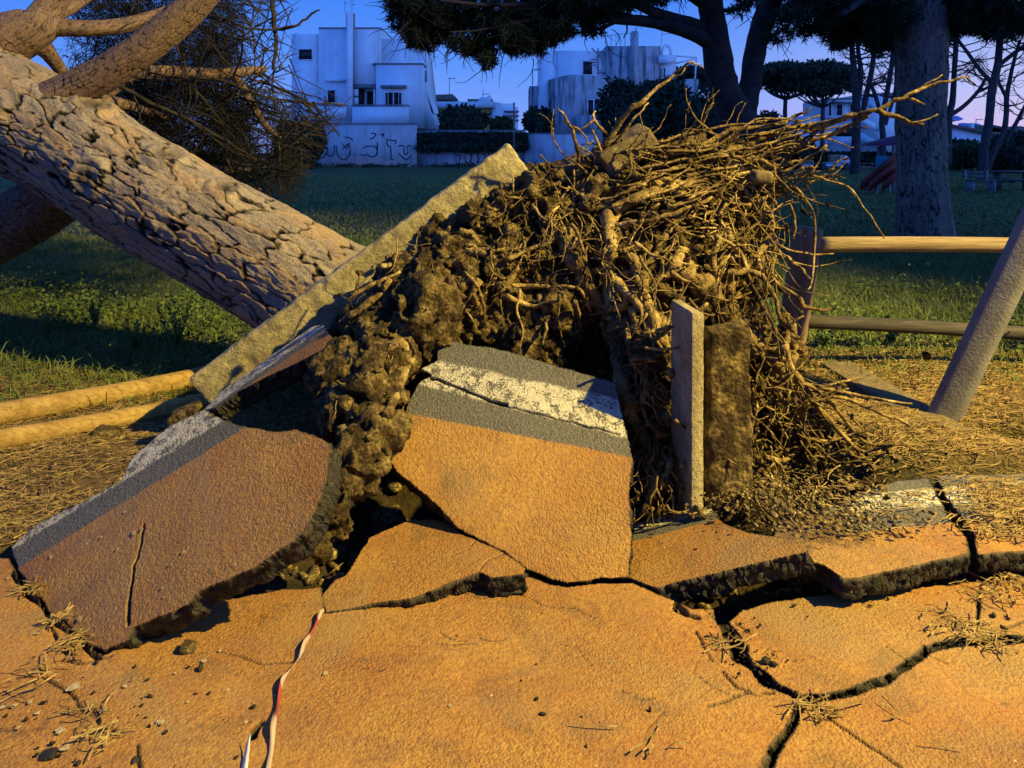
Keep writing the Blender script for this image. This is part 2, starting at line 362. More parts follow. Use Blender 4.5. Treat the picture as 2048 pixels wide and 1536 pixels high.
# the four lifted plates
S1 = plane3((30, 1130, 2235/830), (210, 1300, 2.235), (660, 880, 2.53))
plate('large purplish brown slab tilted up at left, worn white line along its far edge', [(32, 1140), (20, 1095), (70, 1052), (150, 1010), (240, 965), (265, 915), (340, 850), (405, 822), (440, 835), (478, 852), (560, 862), (630, 868), (658, 885),
      (656, 940), (640, 1000), (610, 1062), (590, 1085), (500, 1140), (400, 1185), (375, 1215), (290, 1245), (262, 1262), (255, 1285), (205, 1305), (170, 1285), (100, 1225)],
      S1, .085, [[(30, 1140), (480, 862)], [(30, 1095), (440, 845)], [(10, 1062), (380, 818)]], [([(290, 1050), (285, 1085), (268, 1130), (262, 1180), (258, 1250)], .004)], .0036, .012, 15)
S2n = unit((-.07, -math.sin(R(41)), math.cos(R(41))))
S2 = (G(1160, 1155), S2n)
plate('bright orange slab standing steeply in the middle, thick white line near its top', [(1078, 1148), (1100, 1158), (1135, 1165), (1200, 1158), (1258, 1155), (1262, 1060), (1258, 1000), (1264, 915), (1250, 850), (1240, 800), (1234, 765), (1150, 742), (1010, 700), (950, 690), (870, 678),
      (872, 720), (840, 735), (862, 752), (838, 765), (815, 800), (808, 838), (790, 870), (760, 905), (790, 940), (850, 990), (915, 1055), (1000, 1100), (1055, 1140)],
      S2, .09, [[(810, 825), (1265, 915)], [(840, 768), (1240, 872)], [(870, 722), (1235, 798)]], [([(862, 756), (940, 785), (1010, 812)], .006), ([(1010, 812), (1110, 838), (1240, 868)], .003)], .0036, .009, 16)
S3 = plane3((655, 1226, 2235/926), (1050, 1142, 2.51), (815, 1046, 2.88))
plate('small dull brown triangular slab wedged below the steep orange one', [(652, 1225), (640, 1195), (668, 1160), (690, 1150), (718, 1105), (738, 1075), (790, 1052), (818, 1040), (870, 1038), (900, 1048), (935, 1072), (985, 1092), (1010, 1105), (1052, 1138), (1048, 1150), (985, 1158),
      (960, 1146), (900, 1166), (870, 1182), (820, 1200), (760, 1206), (705, 1218)], S3, .07, None, [([(958, 1142), (972, 1122), (1008, 1104)], .003), ([(898, 1112), (935, 1098), (952, 1082)], .002)], .0036, .008, 17)
S4 = plane3((1300, 1176, 2.53), (1612, 1092, 2.50), (1440, 1045, 2.83))
plate('ochre brown slab lifted beside the upright kerb, black broken edge toward the viewer', [(1258, 1155), (1262, 1080), (1268, 1048), (1300, 1035), (1420, 1005), (1430, 1030), (1448, 1048), (1500, 1066), (1560, 1075), (1612, 1088), (1618, 1105), (1520, 1126), (1440, 1145), (1380, 1158), (1312, 1176)],
      S4, .070, [[(1265, 1082), (1430, 1040)], [(1265, 1062), (1430, 1024)], [(1270, 1046), (1425, 1007)]], [], .0036, .008, 18)
S5 = plane3((420, 822, 3.58), (650, 660, 3.66), (668, 690, 3.42))
plate('narrow slab lifted under the long concrete kerb, black hollow below it', [(405, 822), (440, 785), (520, 728), (630, 650), (646, 650), (672, 684), (600, 724), (540, 752), (480, 782), (430, 818)],
      S5, .09, [[(470, 790), (655, 664)], [(455, 794), (648, 655)], [(400, 808), (640, 632)]], [], .0036, .008, 19)
# ------------------------------------------------------------------ ground: one sheet with the torn pit
def edge_y(x): return 3.088+.157*x
def smooth(a, b, x): t = np.clip((x-a)/(b-a), 0, 1); return t*t*(3-2*t)
def pit_r(x, y):
    return np.hypot((x-.28)/1.42, (y-3.42)/.80)+.16*fbm(x*2.3, y*2.3, 0, 3, 77)
def ground_z(x, y):
    x = np.asarray(x, float); y = np.asarray(y, float)
    e = y-edge_y(x)
    z = -.11+smooth(-.05, .10, e)*.11
    near = smooth(-.1, .3, e)*smooth(45, 12, y)
    z = z+near*(fbm(x*1.1, y*1.1, 0, 4, 5)*.03+fbm(x*7, y*7, 0, 3, 6)*.012)
    z = z+.08*np.exp(-((x-1.75)/.5)**2-((y-3.75)/.35)**2)+.05*smooth(1.4, 2.0, x)*smooth(-.05, .15, e)*smooth(6, 4.6, y)
    z = z-.14*np.exp(-((x-2.62)/.17)**2-((y-3.86)/.10)**2)
    p = smooth(1.12, .55, pit_r(x, y))
    z = z-p*(.40+.10*fbm(x*4, y*4, 0, 3, 9))+p*fbm(x*12, y*12, 0, 3, 8)*.05
    return z
def axis(*seg):
    o = [np.arange(a, b, d) for a, b, d in seg]; return np.concatenate(o+[[seg[-1][1]]])
gx = axis((-260, -40, 12), (-40, -8, 1.5), (-8, -3, .25), (-3, 3.6, .028), (3.6, 9, .25), (9, 40, 1.5), (40, 260, 12))
gy = axis((-12, 1, .8), (1, 2.5, .1), (2.5, 6.2, .028), (6.2, 12, .2), (12, 45, 1.2), (45, 330, 9))
X, Y = np.meshgrid(gx, gy); X = X.ravel(); Y = Y.ravel()
Z = ground_z(X, Y); pr = pit_r(X, Y); e = Y-edge_y(X)
gm = np.zeros((len(X), 4))
gm[:, 0] = np.clip(smooth(1.35, .95, pr)+smooth(.10, -.05, e)+np.exp(-((X-2.62)/.2)**2-((Y-3.86)/.13)**2), 0, 1)          # bare soil
gm[:, 1] = smooth(5.9, 4.5, Y+.45*fbm(X*1.3, Y*1.3, 0, 3, 12)-.10*X+.55*smooth(-.6, -1.6, X))*(1-gm[:, 0])                                # dry straw
def ground_mat():
    t = NT('park_ground'); pos = t.geo(); soil, straw, b, a = t.mask()
    gr = t.ramp(t.noise(.55, 6, pos), (.3, (.08, .095, .032)), (.55, (.125, .14, .042)), (.75, (.17, .17, .052)))
    gr = t.mix(t.ramp(t.noise(9, 5, pos), (.35, .55), (.65, 0.)), gr, (.012, .022, .009))
    st = t.ramp(t.noise(26, 6, pos, .7), (.3, (.06, .038, .018)), (.55, (.17, .115, .05)), (.75, (.30, .21, .095)))
    so = t.ramp(t.noise(18, 6, pos, .65), (.3, (.018, .013, .009)), (.55, (.055, .040, .024)), (.8, (.15, .105, .055)))
    c = t.mix(straw, gr, st); c = t.mix(soil, c, so)
    return t.done(c, .95, t.bump(t.noise(45, 6, pos, .65), .03))
mb = MB(); mb.add(np.stack((X, Y, Z), 1), grid_faces(len(gx), len(gy)), None, gm)
tag(mb.build('ground', ground_mat(), smooth=True, base=np.zeros(3)), kind='structure')

# ------------------------------------------------------------------ kerbs, stones, lumps
def rbox(mb, c, ex, ey, ez, r, res=.02, amp=.004, fr=20, seed=1, lumps=0.0, tint=None):
    """rounded box with rough faces: centre c, half axes ex ey ez (vectors)"""
    hx, hy, hz = (np.linalg.norm(v) for v in (ex, ey, ez)); ax = [unit(v) for v in (ex, ey, ez)]; hs = np.array((hx, hy, hz)); r = min(r, hs.min()*.95)
    for d in range(3):
        o = [k for k in range(3) if k != d]
        n0, n1 = (max(3, int(2*hs[k]/res)+1) for k in o)
        A, B = np.meshgrid(np.linspace(-1, 1, n0)*hs[o[0]], np.linspace(-1, 1, n1)*hs[o[1]])
        for s_ in (-1, 1):
            p = np.zeros((A.size, 3)); p[:, o[0]] = A.ravel(); p[:, o[1]] = B.ravel(); p[:, d] = s_*hs[d]
            inn = np.clip(p, -(hs-r), hs-r); dd = p-inn; nn = dd/(np.linalg.norm(dd, axis=1)[:, None]+1e-9)
            q = inn+r*nn
            w = c+q@np.array(ax); nw = nn@np.array(ax)
            ds = fbm(w[:, 0]*fr, w[:, 1]*fr, w[:, 2]*fr, 4, seed)*amp
            if lumps: ds = ds+fbm(w[:, 0]*6, w[:, 1]*6, w[:, 2]*6, 2, seed+9)*lumps
            w = w+nw*ds[:, None]
            f = grid_faces(n0, n1)
            flip = (s_ > 0) != (d == 1)
            mb.add(w, f if flip else f[:, ::-1], None, tint)
    return mb
def concrete(name, c1, c2, c3, soil=.5):
    t = NT(name); pos = t.geo()
    c = t.ramp(t.noise(45, 6, pos, .7), (.3, c1), (.55, c2), (.75, c3))
    c = t.mix(t.ramp(t.noise(5, 5, pos), (.45, 0.), (.7, soil)), c, (.075, .052, .028))
    c = t.mix(t.ramp(t.vor(70, pos), (.10, .7), (.2, 0.)), c, (.04, .032, .022))
    return t.done(c, .93, t.bump(t.noise(60, 6, pos, .7), .012))
M['kerb'] = concrete('kerb_concrete', (.22, .185, .11), (.44, .38, .23), (.60, .52, .34))
M['lump'] = concrete('soiled_concrete', (.10, .078, .045), (.21, .165, .095), (.36, .29, .17), .75)
A, B = P(412, 786, 3.90), P(1040, 320, 4.12)
d = unit(B-A); up = unit(np.cross(np.cross(d, (0, 1., .15)), d)*-1); w = unit(np.cross(d, up))
up = up if up[2] > 0 else -up
mb = MB(); c = (A+B)/2-up*.030
rbox(mb, c+w*0, d*np.linalg.norm(B-A)/2, up*.040, np.cross(d, up)*.12, .018, .014, .010, 22, 4)
tag(mb.build('kerb_stone', M['kerb'], smooth=True), 'long pale concrete kerb levered up diagonally between trunk and roots', 'kerb stone')
# upright kerb
a, b_ = P(1385, 1010, 2.93), P(1407, 1010, 2.95); ex = (b_-a)/2+np.array((.003, 0, 0)); back = P(1342, 990, 3.2)-P(1385, 990, 2.93); back[2] = 0
zt = P(1395, 626, 2.95)[2]; z0 = .02
mb = MB(); rbox(mb, np.array(((a+b_)/2))*(1, 1, 0)+back/2+np.array((0, 0, (zt+z0)/2)), ex, back/2, np.array((.004, .012, (zt-z0)/2)), .010, .012, .004, 30, 5)
tag(mb.build('kerb_stone', M['kerb'], smooth=True), 'thin concrete kerb standing bolt upright, its narrow face lit yellow', 'kerb stone')
M['soil'] = None
def soil_mat():
    t = NT('clotted_soil'); pos = t.geo()
    f = t.noise(13, 7, pos, .7)
    c = t.ramp(f, (.30, (.014, .009, .006)), (.45, (.07, .047, .021)), (.56, (.26, .185, .075)), (.70, (.54, .41, .18)))
    c = t.mix(t.ramp(t.noise(70, 4, pos), (.4, .55), (.62, 0.)), c, (.03, .021, .012))
    h = t.math('ADD', t.noise(38, 6, pos, .7), t.math('MULTIPLY', t.vor(48, pos), -.5))
    return t.done(c, .95, t.bump(h, .035))
M['soil'] = soil_mat()
mb = MB(); c = P(1450, 845, 3.05)
rbox(mb, c, np.array((.095, .02, 0)), np.array((-.01, .06, 0)), np.array((.006, .02, .40)), .03, .012, .014, 16, 6, .03)
tag(mb.build('soil_slab', M['soil'], smooth=True), 'thick plate of dark compacted soil on edge beside the upright kerb', 'soil slab')
def lump(name, label, cat, px, py, Y, wpx, hpx, dep, rot, seed, mat, lumps=.02, r=.02, amp=.008, grp=None):
    s_ = Y/F; mb = MB(); ca, sa = math.cos(R(rot)), math.sin(R(rot))
    rbox(mb, P(px, py, Y), np.array((ca, .1, sa))*wpx*s_/2, np.array((-.1, 1, .15))*dep/2, np.array((-sa, -.1, ca))*hpx*s_/2, r, .011, amp, 18, seed, lumps)
    return tag(mb.build(name, mat, smooth=True), label, cat, grp)
lump('concrete_lump', 'angular lump of old concrete capping the top of the root mass', 'concrete lump', 1252, 300, 3.95, 115, 52, .22, 28, 21, M['lump'])
lump('concrete_lump', 'long crumbling lump of concrete on the crest beside the pale kerb', 'concrete lump', 1135, 345, 4.1, 130, 36, .2, 24, 22, M['lump'], .03)
t = NT('slate_stone'); M['stone'] = t.done(t.ramp(t.noise(9, 5), (.3, (.055, .045, .032)), (.7, (.14, .115, .085))), .8, t.bump(t.noise(30, 5), .012))
lump('flat_stone', 'smooth flat grey stone gripped among the roots', 'stone', 1276, 596, 3.50, 88, 62, .07, 12, 23, M['stone'], .02, .015, .004)
lump('round_stone', 'pale rounded stone caught in the fine roots', 'stone', 1523, 353, 3.75, 40, 24, .08, -4, 24, M['lump'], .01, .02, .004)
lump('soil_clod', 'olive brown soil clod lying in front of the tilted purplish slab', 'soil clod', 379, 1304, 2.24, 34, 46, .05, -8, 25, M['soil'], .02, .012, .008)
lump('black_stone', 'oval black pebble on the stained pavement near dark flecks', 'pebble', 96, 1512, 1.845, 30, 13, .03, 12, 26, plain('basalt', (.012, .011, .010), (.035, .032, .03), 20, .5), .002, .02, .002)
lump('black_stone', 'angular black chip lying at the frame edge beside dry needles', 'pebble', 266, 1528, 1.825, 16, 14, .02, 40, 27, plain('basalt_chip', (.012, .011, .010), (.03, .028, .026), 20, .6), .003, .003, .002)
lump('soil_clod', 'crumbly soil clod between kerb foot and worn white line', 'soil clod', 372, 832, 3.75, 62, 34, .12, 20, 28, M['soil'], .03, .02, .012)
lump('bark_chunk', 'dark chunk of bark lying in the dry straw', 'bark', 216, 872, 3.92, 44, 24, .08, -14, 29, M['soil'], .03, .012, .012)
# kerb half buried beside the leaning pole
A, B = P(1655, 735, 4.95), P(1885, 905, 3.72); A[2] = B[2] = .0; d = (B-A)/2; n_ = unit((d[1], -d[0], 0)); n_ = n_ if n_[0] < 0 else -n_
mb = MB(); rbox(mb, (A+B)/2+np.array((.08, .06, -.03)), d, n_*.11, np.array((0, 0, .11)), .015, .03, .006, 14, 7)
tag(mb.build('kerb_stone', M['lump'], smooth=True), 'half buried kerb stone in the straw at the foot of the leaning pole', 'kerb stone')

# ------------------------------------------------------------------ pole, fence, loose rails
t = NT('pole_concrete'); pos = t.tc
c = t.ramp(t.noise(6, 6), (.3, (.16, .155, .16)), (.7, (.27, .26, .26)))
c = t.mix(t.ramp(t.noise(90, 3), (.55, 0.), (.75, .35)), c, (.18, .17, .17))
M['pole'] = t.done(c, .9, t.bump(t.noise(70, 5), .004))
b0 = P(1868, 852, 4.04); b0[2] -= .06
dr = unit((.40, -.10, 1.0)); pts = np.array([b0+dr*s_ for s_ in np.linspace(0, 5.2, 40)])
mb = MB(); sx = unit(np.cross(dr, (0, 1, 0))); sx = sx if sx[0] > 0 else -sx; sy = unit(np.cross(dr, sx)); sy = sy if sy[1] > 0 else -sy
ca_, sa_ = math.cos(R(-38)), math.sin(R(-38)); prof = [((x*ca_-y*sa_)*.86, (x*sa_+y*ca_)*.86) for x, y in [(-.09, -.03), (-.078, -.062), (-.03, -.072), (.045, -.072), (.075, -.062), (.092, -.02), (.092, .04), (.06, .08), (-.06, .08), (-.09, .04)]]
vs = []
for k, q in enumerate(pts):
    s_ = 1-.012*k/40
    vs += [q+sx*x*s_+sy*y*s_+.0015*rng.normal(size=3)*0 for x, y in prof]
vs = np.array(vs); n = len(prof); f = grid_faces(n, len(pts), True)
vs = np.vstack((vs, pts[:1], pts[-1:])); cap = [(len(vs)-2, (k+1) % n, k) for k in range(n)]+[(len(vs)-1, (len(pts)-1)*n+k, (len(pts)-1)*n+(k+1) % n) for k in range(n)]
mb.add(vs, f, cap)
o = tag(mb.build('concrete_pole', M['pole']), 'grey concrete pole leaning steeply over the wooden fence', 'pole')
def wood(name, c1, c2, c3, ax=0):
    t = NT(name); v = t.scale(t.tc, (2.2, 26, 26) if ax == 0 else (26, 26, 2.2))
    f = t.noise(1.0, 6, v, .6, 1.2)
    c = t.ramp(f, (.3, c1), (.5, c2), (.72, c3))
    c = t.mix(t.ramp(t.noise(1.6, 4, t.scale(t.tc, (1.2, 38, 38) if ax == 0 else (38, 38, 1.2)), .5, .6), (.60, 0.), (.70, .75)), c, (.07, .04, .018))
    c = t.mix(t.ramp(t.noise(3, 5), (.5, 0.), (.75, .35)), c, (.16, .12, .075))
    return t.done(c, .8, t.bump(f, .006))
M['log'] = wood('treated_pine', (.24, .14, .045), (.40, .26, .085), (.52, .36, .13))
M['log2'] = wood('grey_pine', (.15, .105, .065), (.26, .19, .125), (.36, .27, .185))
M['log3'] = wood('shaded_pine', (.026, .024, .026), (.052, .048, .050), (.09, .082, .082))  # lower rail: shade under the top rail put into the wood colour
M['post'] = wood('post_pine', (.11, .065, .045), (.20, .13, .09), (.30, .205, .145), 2)
def log_pts(a, b, n=14, sag=.006): return np.array([a+(b-a)*t+np.array((0, 0, sag*math.sin(t*7))) for t in np.linspace(0, 1, n)])
def log(mb, a, b, r0, r1, n=18):
    a, b = np.array(a), np.array(b); d = unit(b-a)
    pts = log_pts(a, b); rad = np.linspace(r0, r1, len(pts))
    pts = np.vstack((a-d*.006, pts, b+d*.006)); rad = np.concatenate(([r0*.9], rad, [r1*.9]))
    return mb.tube(pts, rad, n)
base = np.array(P(1572, 742, 5.02)); base[2] = 0
fence = thing('wooden_fence', base, 'low fence of round pine rails on leaning posts beside the pole', 'fence')
top = P(1617, 458, 5.0)
def post(b, t_, r):
    mb = MB(); d = unit(t_-b); pts = np.vstack([b-d*.2]+[b+(t_-b)*s for s in np.linspace(0, 1, 9)]+[t_+d*.012]); rad = np.concatenate((np.full(10, r), [r*.86]))
    mb.tube(pts, rad, 24); mb.build('post', M['post'], fence, True)
post(base, top, .095)
post(base+np.array((2.45, 0, 0)), top+np.array((2.4, .05, 0)), .095)
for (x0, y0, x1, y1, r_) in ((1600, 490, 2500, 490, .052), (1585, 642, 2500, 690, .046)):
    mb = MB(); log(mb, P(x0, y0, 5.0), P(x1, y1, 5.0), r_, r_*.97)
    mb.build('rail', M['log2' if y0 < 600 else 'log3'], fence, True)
GL = 'loose fence rails on the ground'
for (a, b_, r_, m_, lab) in (((-260, 905, 3.74), (462, 742, 4.88), .064, 'log', 'loose round pine rail behind the other, its sawn end showing'),
                           ((-260, 938, 3.44), (452, 788, 4.42), .053, 'log', 'loose round pine rail lying in front, running under the pale kerb'),
                           ((428, 716, 5.0), (680, 738, 4.9), .055, 'log2', 'short grey rail lying behind, mostly hidden by the kerb')):
    pa, pb = P(*a), P(*b_); gz = lambda p, r: max(float(ground_z(p[0], p[1])), -.03)+r*.93
    pa[2] = gz(pa, r_); pb[2] = gz(pb, r_)
    mb = MB(); log(mb, pa, pb, r_, r_*.95); tag(mb.build('loose_rail', M[m_], None, True), lab, 'fence rail', GL)
# ------------------------------------------------------------------ barrier tape caught in the long crack
ctr = spline([(648, 1228), (635, 1250), (612, 1290), (598, 1325), (568, 1365), (557, 1410), (548, 1460), (543, 1500), (536, 1560), (530, 1640)], 60)
wid = np.interp(np.arange(60), [0, 6, 12, 20, 26, 34, 42, 50, 59], [.002, .0055, .003, .005, .0033, .0055, .0068, .006, .009])
mb = MB(); L, Rr = [], []
for k, (x, y) in enumerate(ctr):
    g = G(x, y); s_ = wid[k]; tl = .55*math.sin(k*.21)
    L.append(g+np.array((-s_, .004, .016+.008*math.sin(k*.5)+max(0, tl)*s_))); Rr.append(g+np.array((s_, -.002, .010+.006*math.sin(k*.37)+.5*s_)))
mb.add(np.vstack((L, Rr)), [(k, 60+k, 61+k, k+1) for k in range(59)])
t = NT('barrier_film'); sp = t.n('ShaderNodeSeparateXYZ'); t.l(t.geo(), sp.inputs[0])
wv = t.math('FRACT', t.math('ADD', t.math('MULTIPLY', sp.outputs[1], 3.0), t.math('MULTIPLY', sp.outputs[0], 5.)))
c = t.ramp(wv, (.74, (.42, .33, .29)), (.78, (.32, .06, .05))); M['tape'] = t.done(c, .35)
tp = tag(mb.build('barrier_tape', M['tape'], None, True), 'red and white striped barrier tape trailing along the crack', 'barrier tape')
sm = tp.modifiers.new('thickness', 'SOLIDIFY'); sm.thickness = .0008
mb = MB(); a = G(482, 1545); ctr = [G(486, 1560)+np.array((0, 0, .01)), G(494, 1515)+np.array((0, 0, .015)), G(499, 1492)+np.array((0, 0, .028))]
p_ = spline(ctr, 10); wv_ = np.linspace(.009, .002, 10)[:, None]*np.array((1, .2, .3))
mb.add(np.vstack((p_-wv_, p_+wv_+np.array((0, 0, .004)))), [(k, 10+k, 11+k, k+1) for k in range(9)])
tp = tag(mb.build('paper_scrap', plain('torn_paper', (.6, .6, .62), (.75, .75, .78), 30, .6), None, True), 'torn strip of white paper stuck in a small hole', 'litter')
tp.modifiers.new('thickness', 'SOLIDIFY').thickness = .0008
# ------------------------------------------------------------------ the uprooted pine: trunk, limbs, root ball, roots
pine = thing('uprooted_pine', G(760, 760), 'uprooted pine tree, thick flaky trunk toppled over with its roots torn up', 'fallen tree')
def bark_cyl(ctrl, n_len, n_ang, cell, stretch, depth, seed, knots=(), flare=None):
    """tube with plated bark: raised plates between deep furrows; mask R = furrow, G = plate tone"""
    q = spline(ctrl, n_len); c, rad = q[:, :3], q[:, 3]
    t = np.gradient(c, axis=0); t /= np.linalg.norm(t, axis=1)[:, None]
    a = np.cross(t, (0, 1.0, 0)); a /= np.linalg.norm(a, axis=1)[:, None]; b = np.cross(t, a)
    s = np.concatenate(([0], np.cumsum(np.linalg.norm(np.diff(c, axis=0), axis=1))))
    th = np.linspace(0, 2*np.pi, n_ang, endpoint=False)
    S, T = np.meshgrid(s, th, indexing='ij'); Rm = rad.mean(); rr = np.repeat(rad[:, None], n_ang, 1)
    U = T*Rm; W = S/stretch
    wx = fbm(np.cos(T)*Rm*9, np.sin(T)*Rm*9, S*5, 3, seed)*cell*.9; wy = fbm(np.cos(T)*Rm*9+5, np.sin(T)*Rm*9, S*5, 3, seed+4)*cell*.75
    U2, W2 = U+wx+.25*S*0, W+wy
    per = 2*np.pi*Rm; nx = max(4, int(per/cell)); cs = per/nx; iy_max = int(s[-1]/stretch/cs)+3
    jx = _hash(np.arange(nx)[:, None], np.arange(-2, iy_max)[None], 0, seed); jy = _hash(np.arange(nx)[:, None], np.arange(-2, iy_max)[None], 1, seed)
    gx_, gy_ = np.floor(U2/cs).astype(int), np.floor(W2/cs).astype(int)
    d1 = np.full(S.shape, 9.); d2 = np.full(S.shape, 9.); idv = np.zeros(S.shape); du = np.zeros(S.shape)
    for dx in (-1, 0, 1):
        for dy in (-1, 0, 1):
            cx, cy = gx_+dx, np.clip(gy_+dy, -2, iy_max-1)
            px_ = (cx+.1+.8*jx[cx % nx, cy+2])*cs; py_ = (cy+.1+.8*jy[cx % nx, cy+2])*cs
            dd = np.hypot(U2-px_, W2-py_); m = dd < d1; du = np.where(m, (U2-px_)/cs, du)
            d2 = np.where(m, d1, np.minimum(d2, dd)); idv = np.where(m, _hash(cx % nx, cy, 2, seed), idv); d1 = np.where(m, dd, d1)
    edge = np.clip((d2-d1+.10*cs*fbm(U*55, S*30, 0, 3, seed+12))/(cs*.26), 0, 1)
    lf = fbm(U*7+3, S*2.2, 0, 3, seed+15); edge = np.clip(edge+np.clip(lf*1.6, 0, .25), 0, 1)
    plate_h = np.clip(edge*2.0, 0, 1)**.4*(.6+.4*idv+.32*np.clip(du, -.6, .6))+.12*fbm(U*60, S*22, 0, 3, seed+6)+.20*np.floor(fbm(U*26, S*9, 0, 3, seed+8)*5)/5
    r = rr+depth*(plate_h-.6)+.02*fbm(np.cos(T)*2.5, np.sin(T)*2.5, S*2.2, 3, seed+2)*rr/.3
    if flare is not None: r = r+flare(S, T, s[-1])
    kn = np.zeros(S.shape)
    for (ks, kt, kr, kh) in knots:
        dk = np.hypot((S-ks), (np.angle(np.exp(1j*(T-kt))))*Rm)/kr
        r = r+kh*np.exp(-dk**2*1.2)-kh*1.35*np.exp(-(dk/.38)**2)+kh*.25*np.sin(dk*9)*np.exp(-dk**2*.8); kn = np.maximum(kn, np.exp(-(dk/.5)**2))
    v = c[:, None]+r[..., None]*(np.cos(T)[..., None]*a[:, None]+np.sin(T)[..., None]*b[:, None])
    col = np.zeros(S.shape+(4,)); col[..., 0] = np.maximum(np.clip(1.4-edge*2.2, 0, 1), kn*.8); col[..., 1] = idv
    mb = MB(); i = np.arange(n_len-1)[:, None]*n_ang; j = np.arange(n_ang)[None]; j2 = (j+1) % n_ang
    mb.add(v.reshape(-1, 3), np.stack((i+j2, i+j, i+n_ang+j, i+n_ang+j2), -1).reshape(-1, 4), None, col.reshape(-1, 4))
    return mb
def bark_mat(name, dark, lo, mid, hi):
    t = NT(name); pos = t.geo(); f, tone, b, a = t.mask()
    c = t.ramp(t.math('ADD', t.math('MULTIPLY', tone, .75), t.math('MULTIPLY', t.noise(16, 5, pos), .35)), (.2, lo), (.45, mid), (.62, hi), (.85, lo))
    c = t.mix(t.ramp(t.noise(45, 6, pos, .7), (.4, .6), (.62, 0.)), c, tuple(x*.42 for x in mid))
    c = t.mix(f, c, dark)
    return t.done(c, .92, t.bump(t.math('ADD', t.noise(60, 5, pos), t.noise(150, 3, pos)), .008))
M['bark'] = bark_mat('pine_bark', (.009, .008, .008), (.31, .26, .22), (.45, .37, .28), (.48, .32, .185))
M['limb'] = bark_mat('limb_bark', (.05, .034, .027), (.22, .155, .125), (.29, .19, .14), (.32, .20, .13))
def ctrl(*p): return [np.append(P(x, y, Y), r*Y/F) for x, y, Y, r in p]
mb = bark_cyl(ctrl((840, 690, 4.6, 140), (690, 618, 4.7, 124), (540, 530, 4.9, 114), (330, 412, 5.2, 107), (160, 305, 5.5, 108), (0, 215, 5.75, 108), (-180, 110, 6.0, 102), (-420, -40, 6.3, 95)),
              700, 460, .070, 4.6, .038, 3, knots=((2.45, 1.62, .15, .06), (3.5, 1.72, .15, .06), (1.85, 1.45, .08, .03), (2.15, 2.75, .15, .06), (2.95, 2.8, .15, .06), (1.6, 2.7, .12, .05)))
mb.build('trunk', M['bark'], pine, True)
LIMBS = [((95, 215, 5.49, 48), (150, 178, 5.45, 37), (215, 145, 5.41, 35), (290, 95, 5.36, 34), (350, 45, 5.33, 33), (400, -5, 5.30, 31), (470, -90, 5.24, 28)),
         ((-140, 160, 5.92, 70), (-50, 110, 5.92, 62), (30, 72, 5.92, 50), (75, 52, 5.92, 38), (95, 20, 5.97, 28), (150, -60, 6.03, 22)),
         ((60, 62, 5.92, 28), (110, 55, 5.97, 19), (180, 57, 6.03, 16), (250, 50, 6.14, 15), (320, 28, 6.25, 11), (400, -5, 6.36, 8)),
         ((70, 80, 5.92, 22), (95, 105, 6.08, 15), (118, 135, 6.25, 12), (140, 165, 6.36, 10)),
         ((60, 40, 6.14, 20), (130, 20, 6.36, 14), (190, -20, 6.59, 12)),
         ((170, 350, 5.75, 50), (95, 405, 5.80, 58), (30, 445, 5.86, 60), (-60, 500, 5.92, 58), (-200, 590, 6.03, 52)),
         ((150, 200, 5.92, 24), (200, 192, 6.14, 17), (260, 150, 6.25, 13), (340, 143, 6.48, 12), (430, 148, 6.70, 11), (530, 138, 7.04, 7)),
         ((160, 195, 5.80, 20), (200, 200, 6.03, 14), (260, 212, 6.36, 10), (330, 235, 6.92, 7)),
         ((470, 150, 6.81, 8), (500, 200, 6.92, 7), (530, 250, 7.04, 6), (560, 275, 7.26, 4)),
         ((250, 290, 6.14, 14), (330, 320, 6.48, 11), (420, 338, 6.92, 9), (500, 340, 7.37, 5)),
         ((350, 345, 6.59, 9), (440, 370, 7.04, 7), (520, 380, 7.60, 4))]
for k, L in enumerate(LIMBS):
    big = L[0][3] > 30
    mb = bark_cyl(ctrl(*L), 240 if big else 60, 140 if big else 36, .030 if big else .024, 2.4, .010 if big else .006, 30+k)
    mb.build('limb', M['limb'], pine, True)
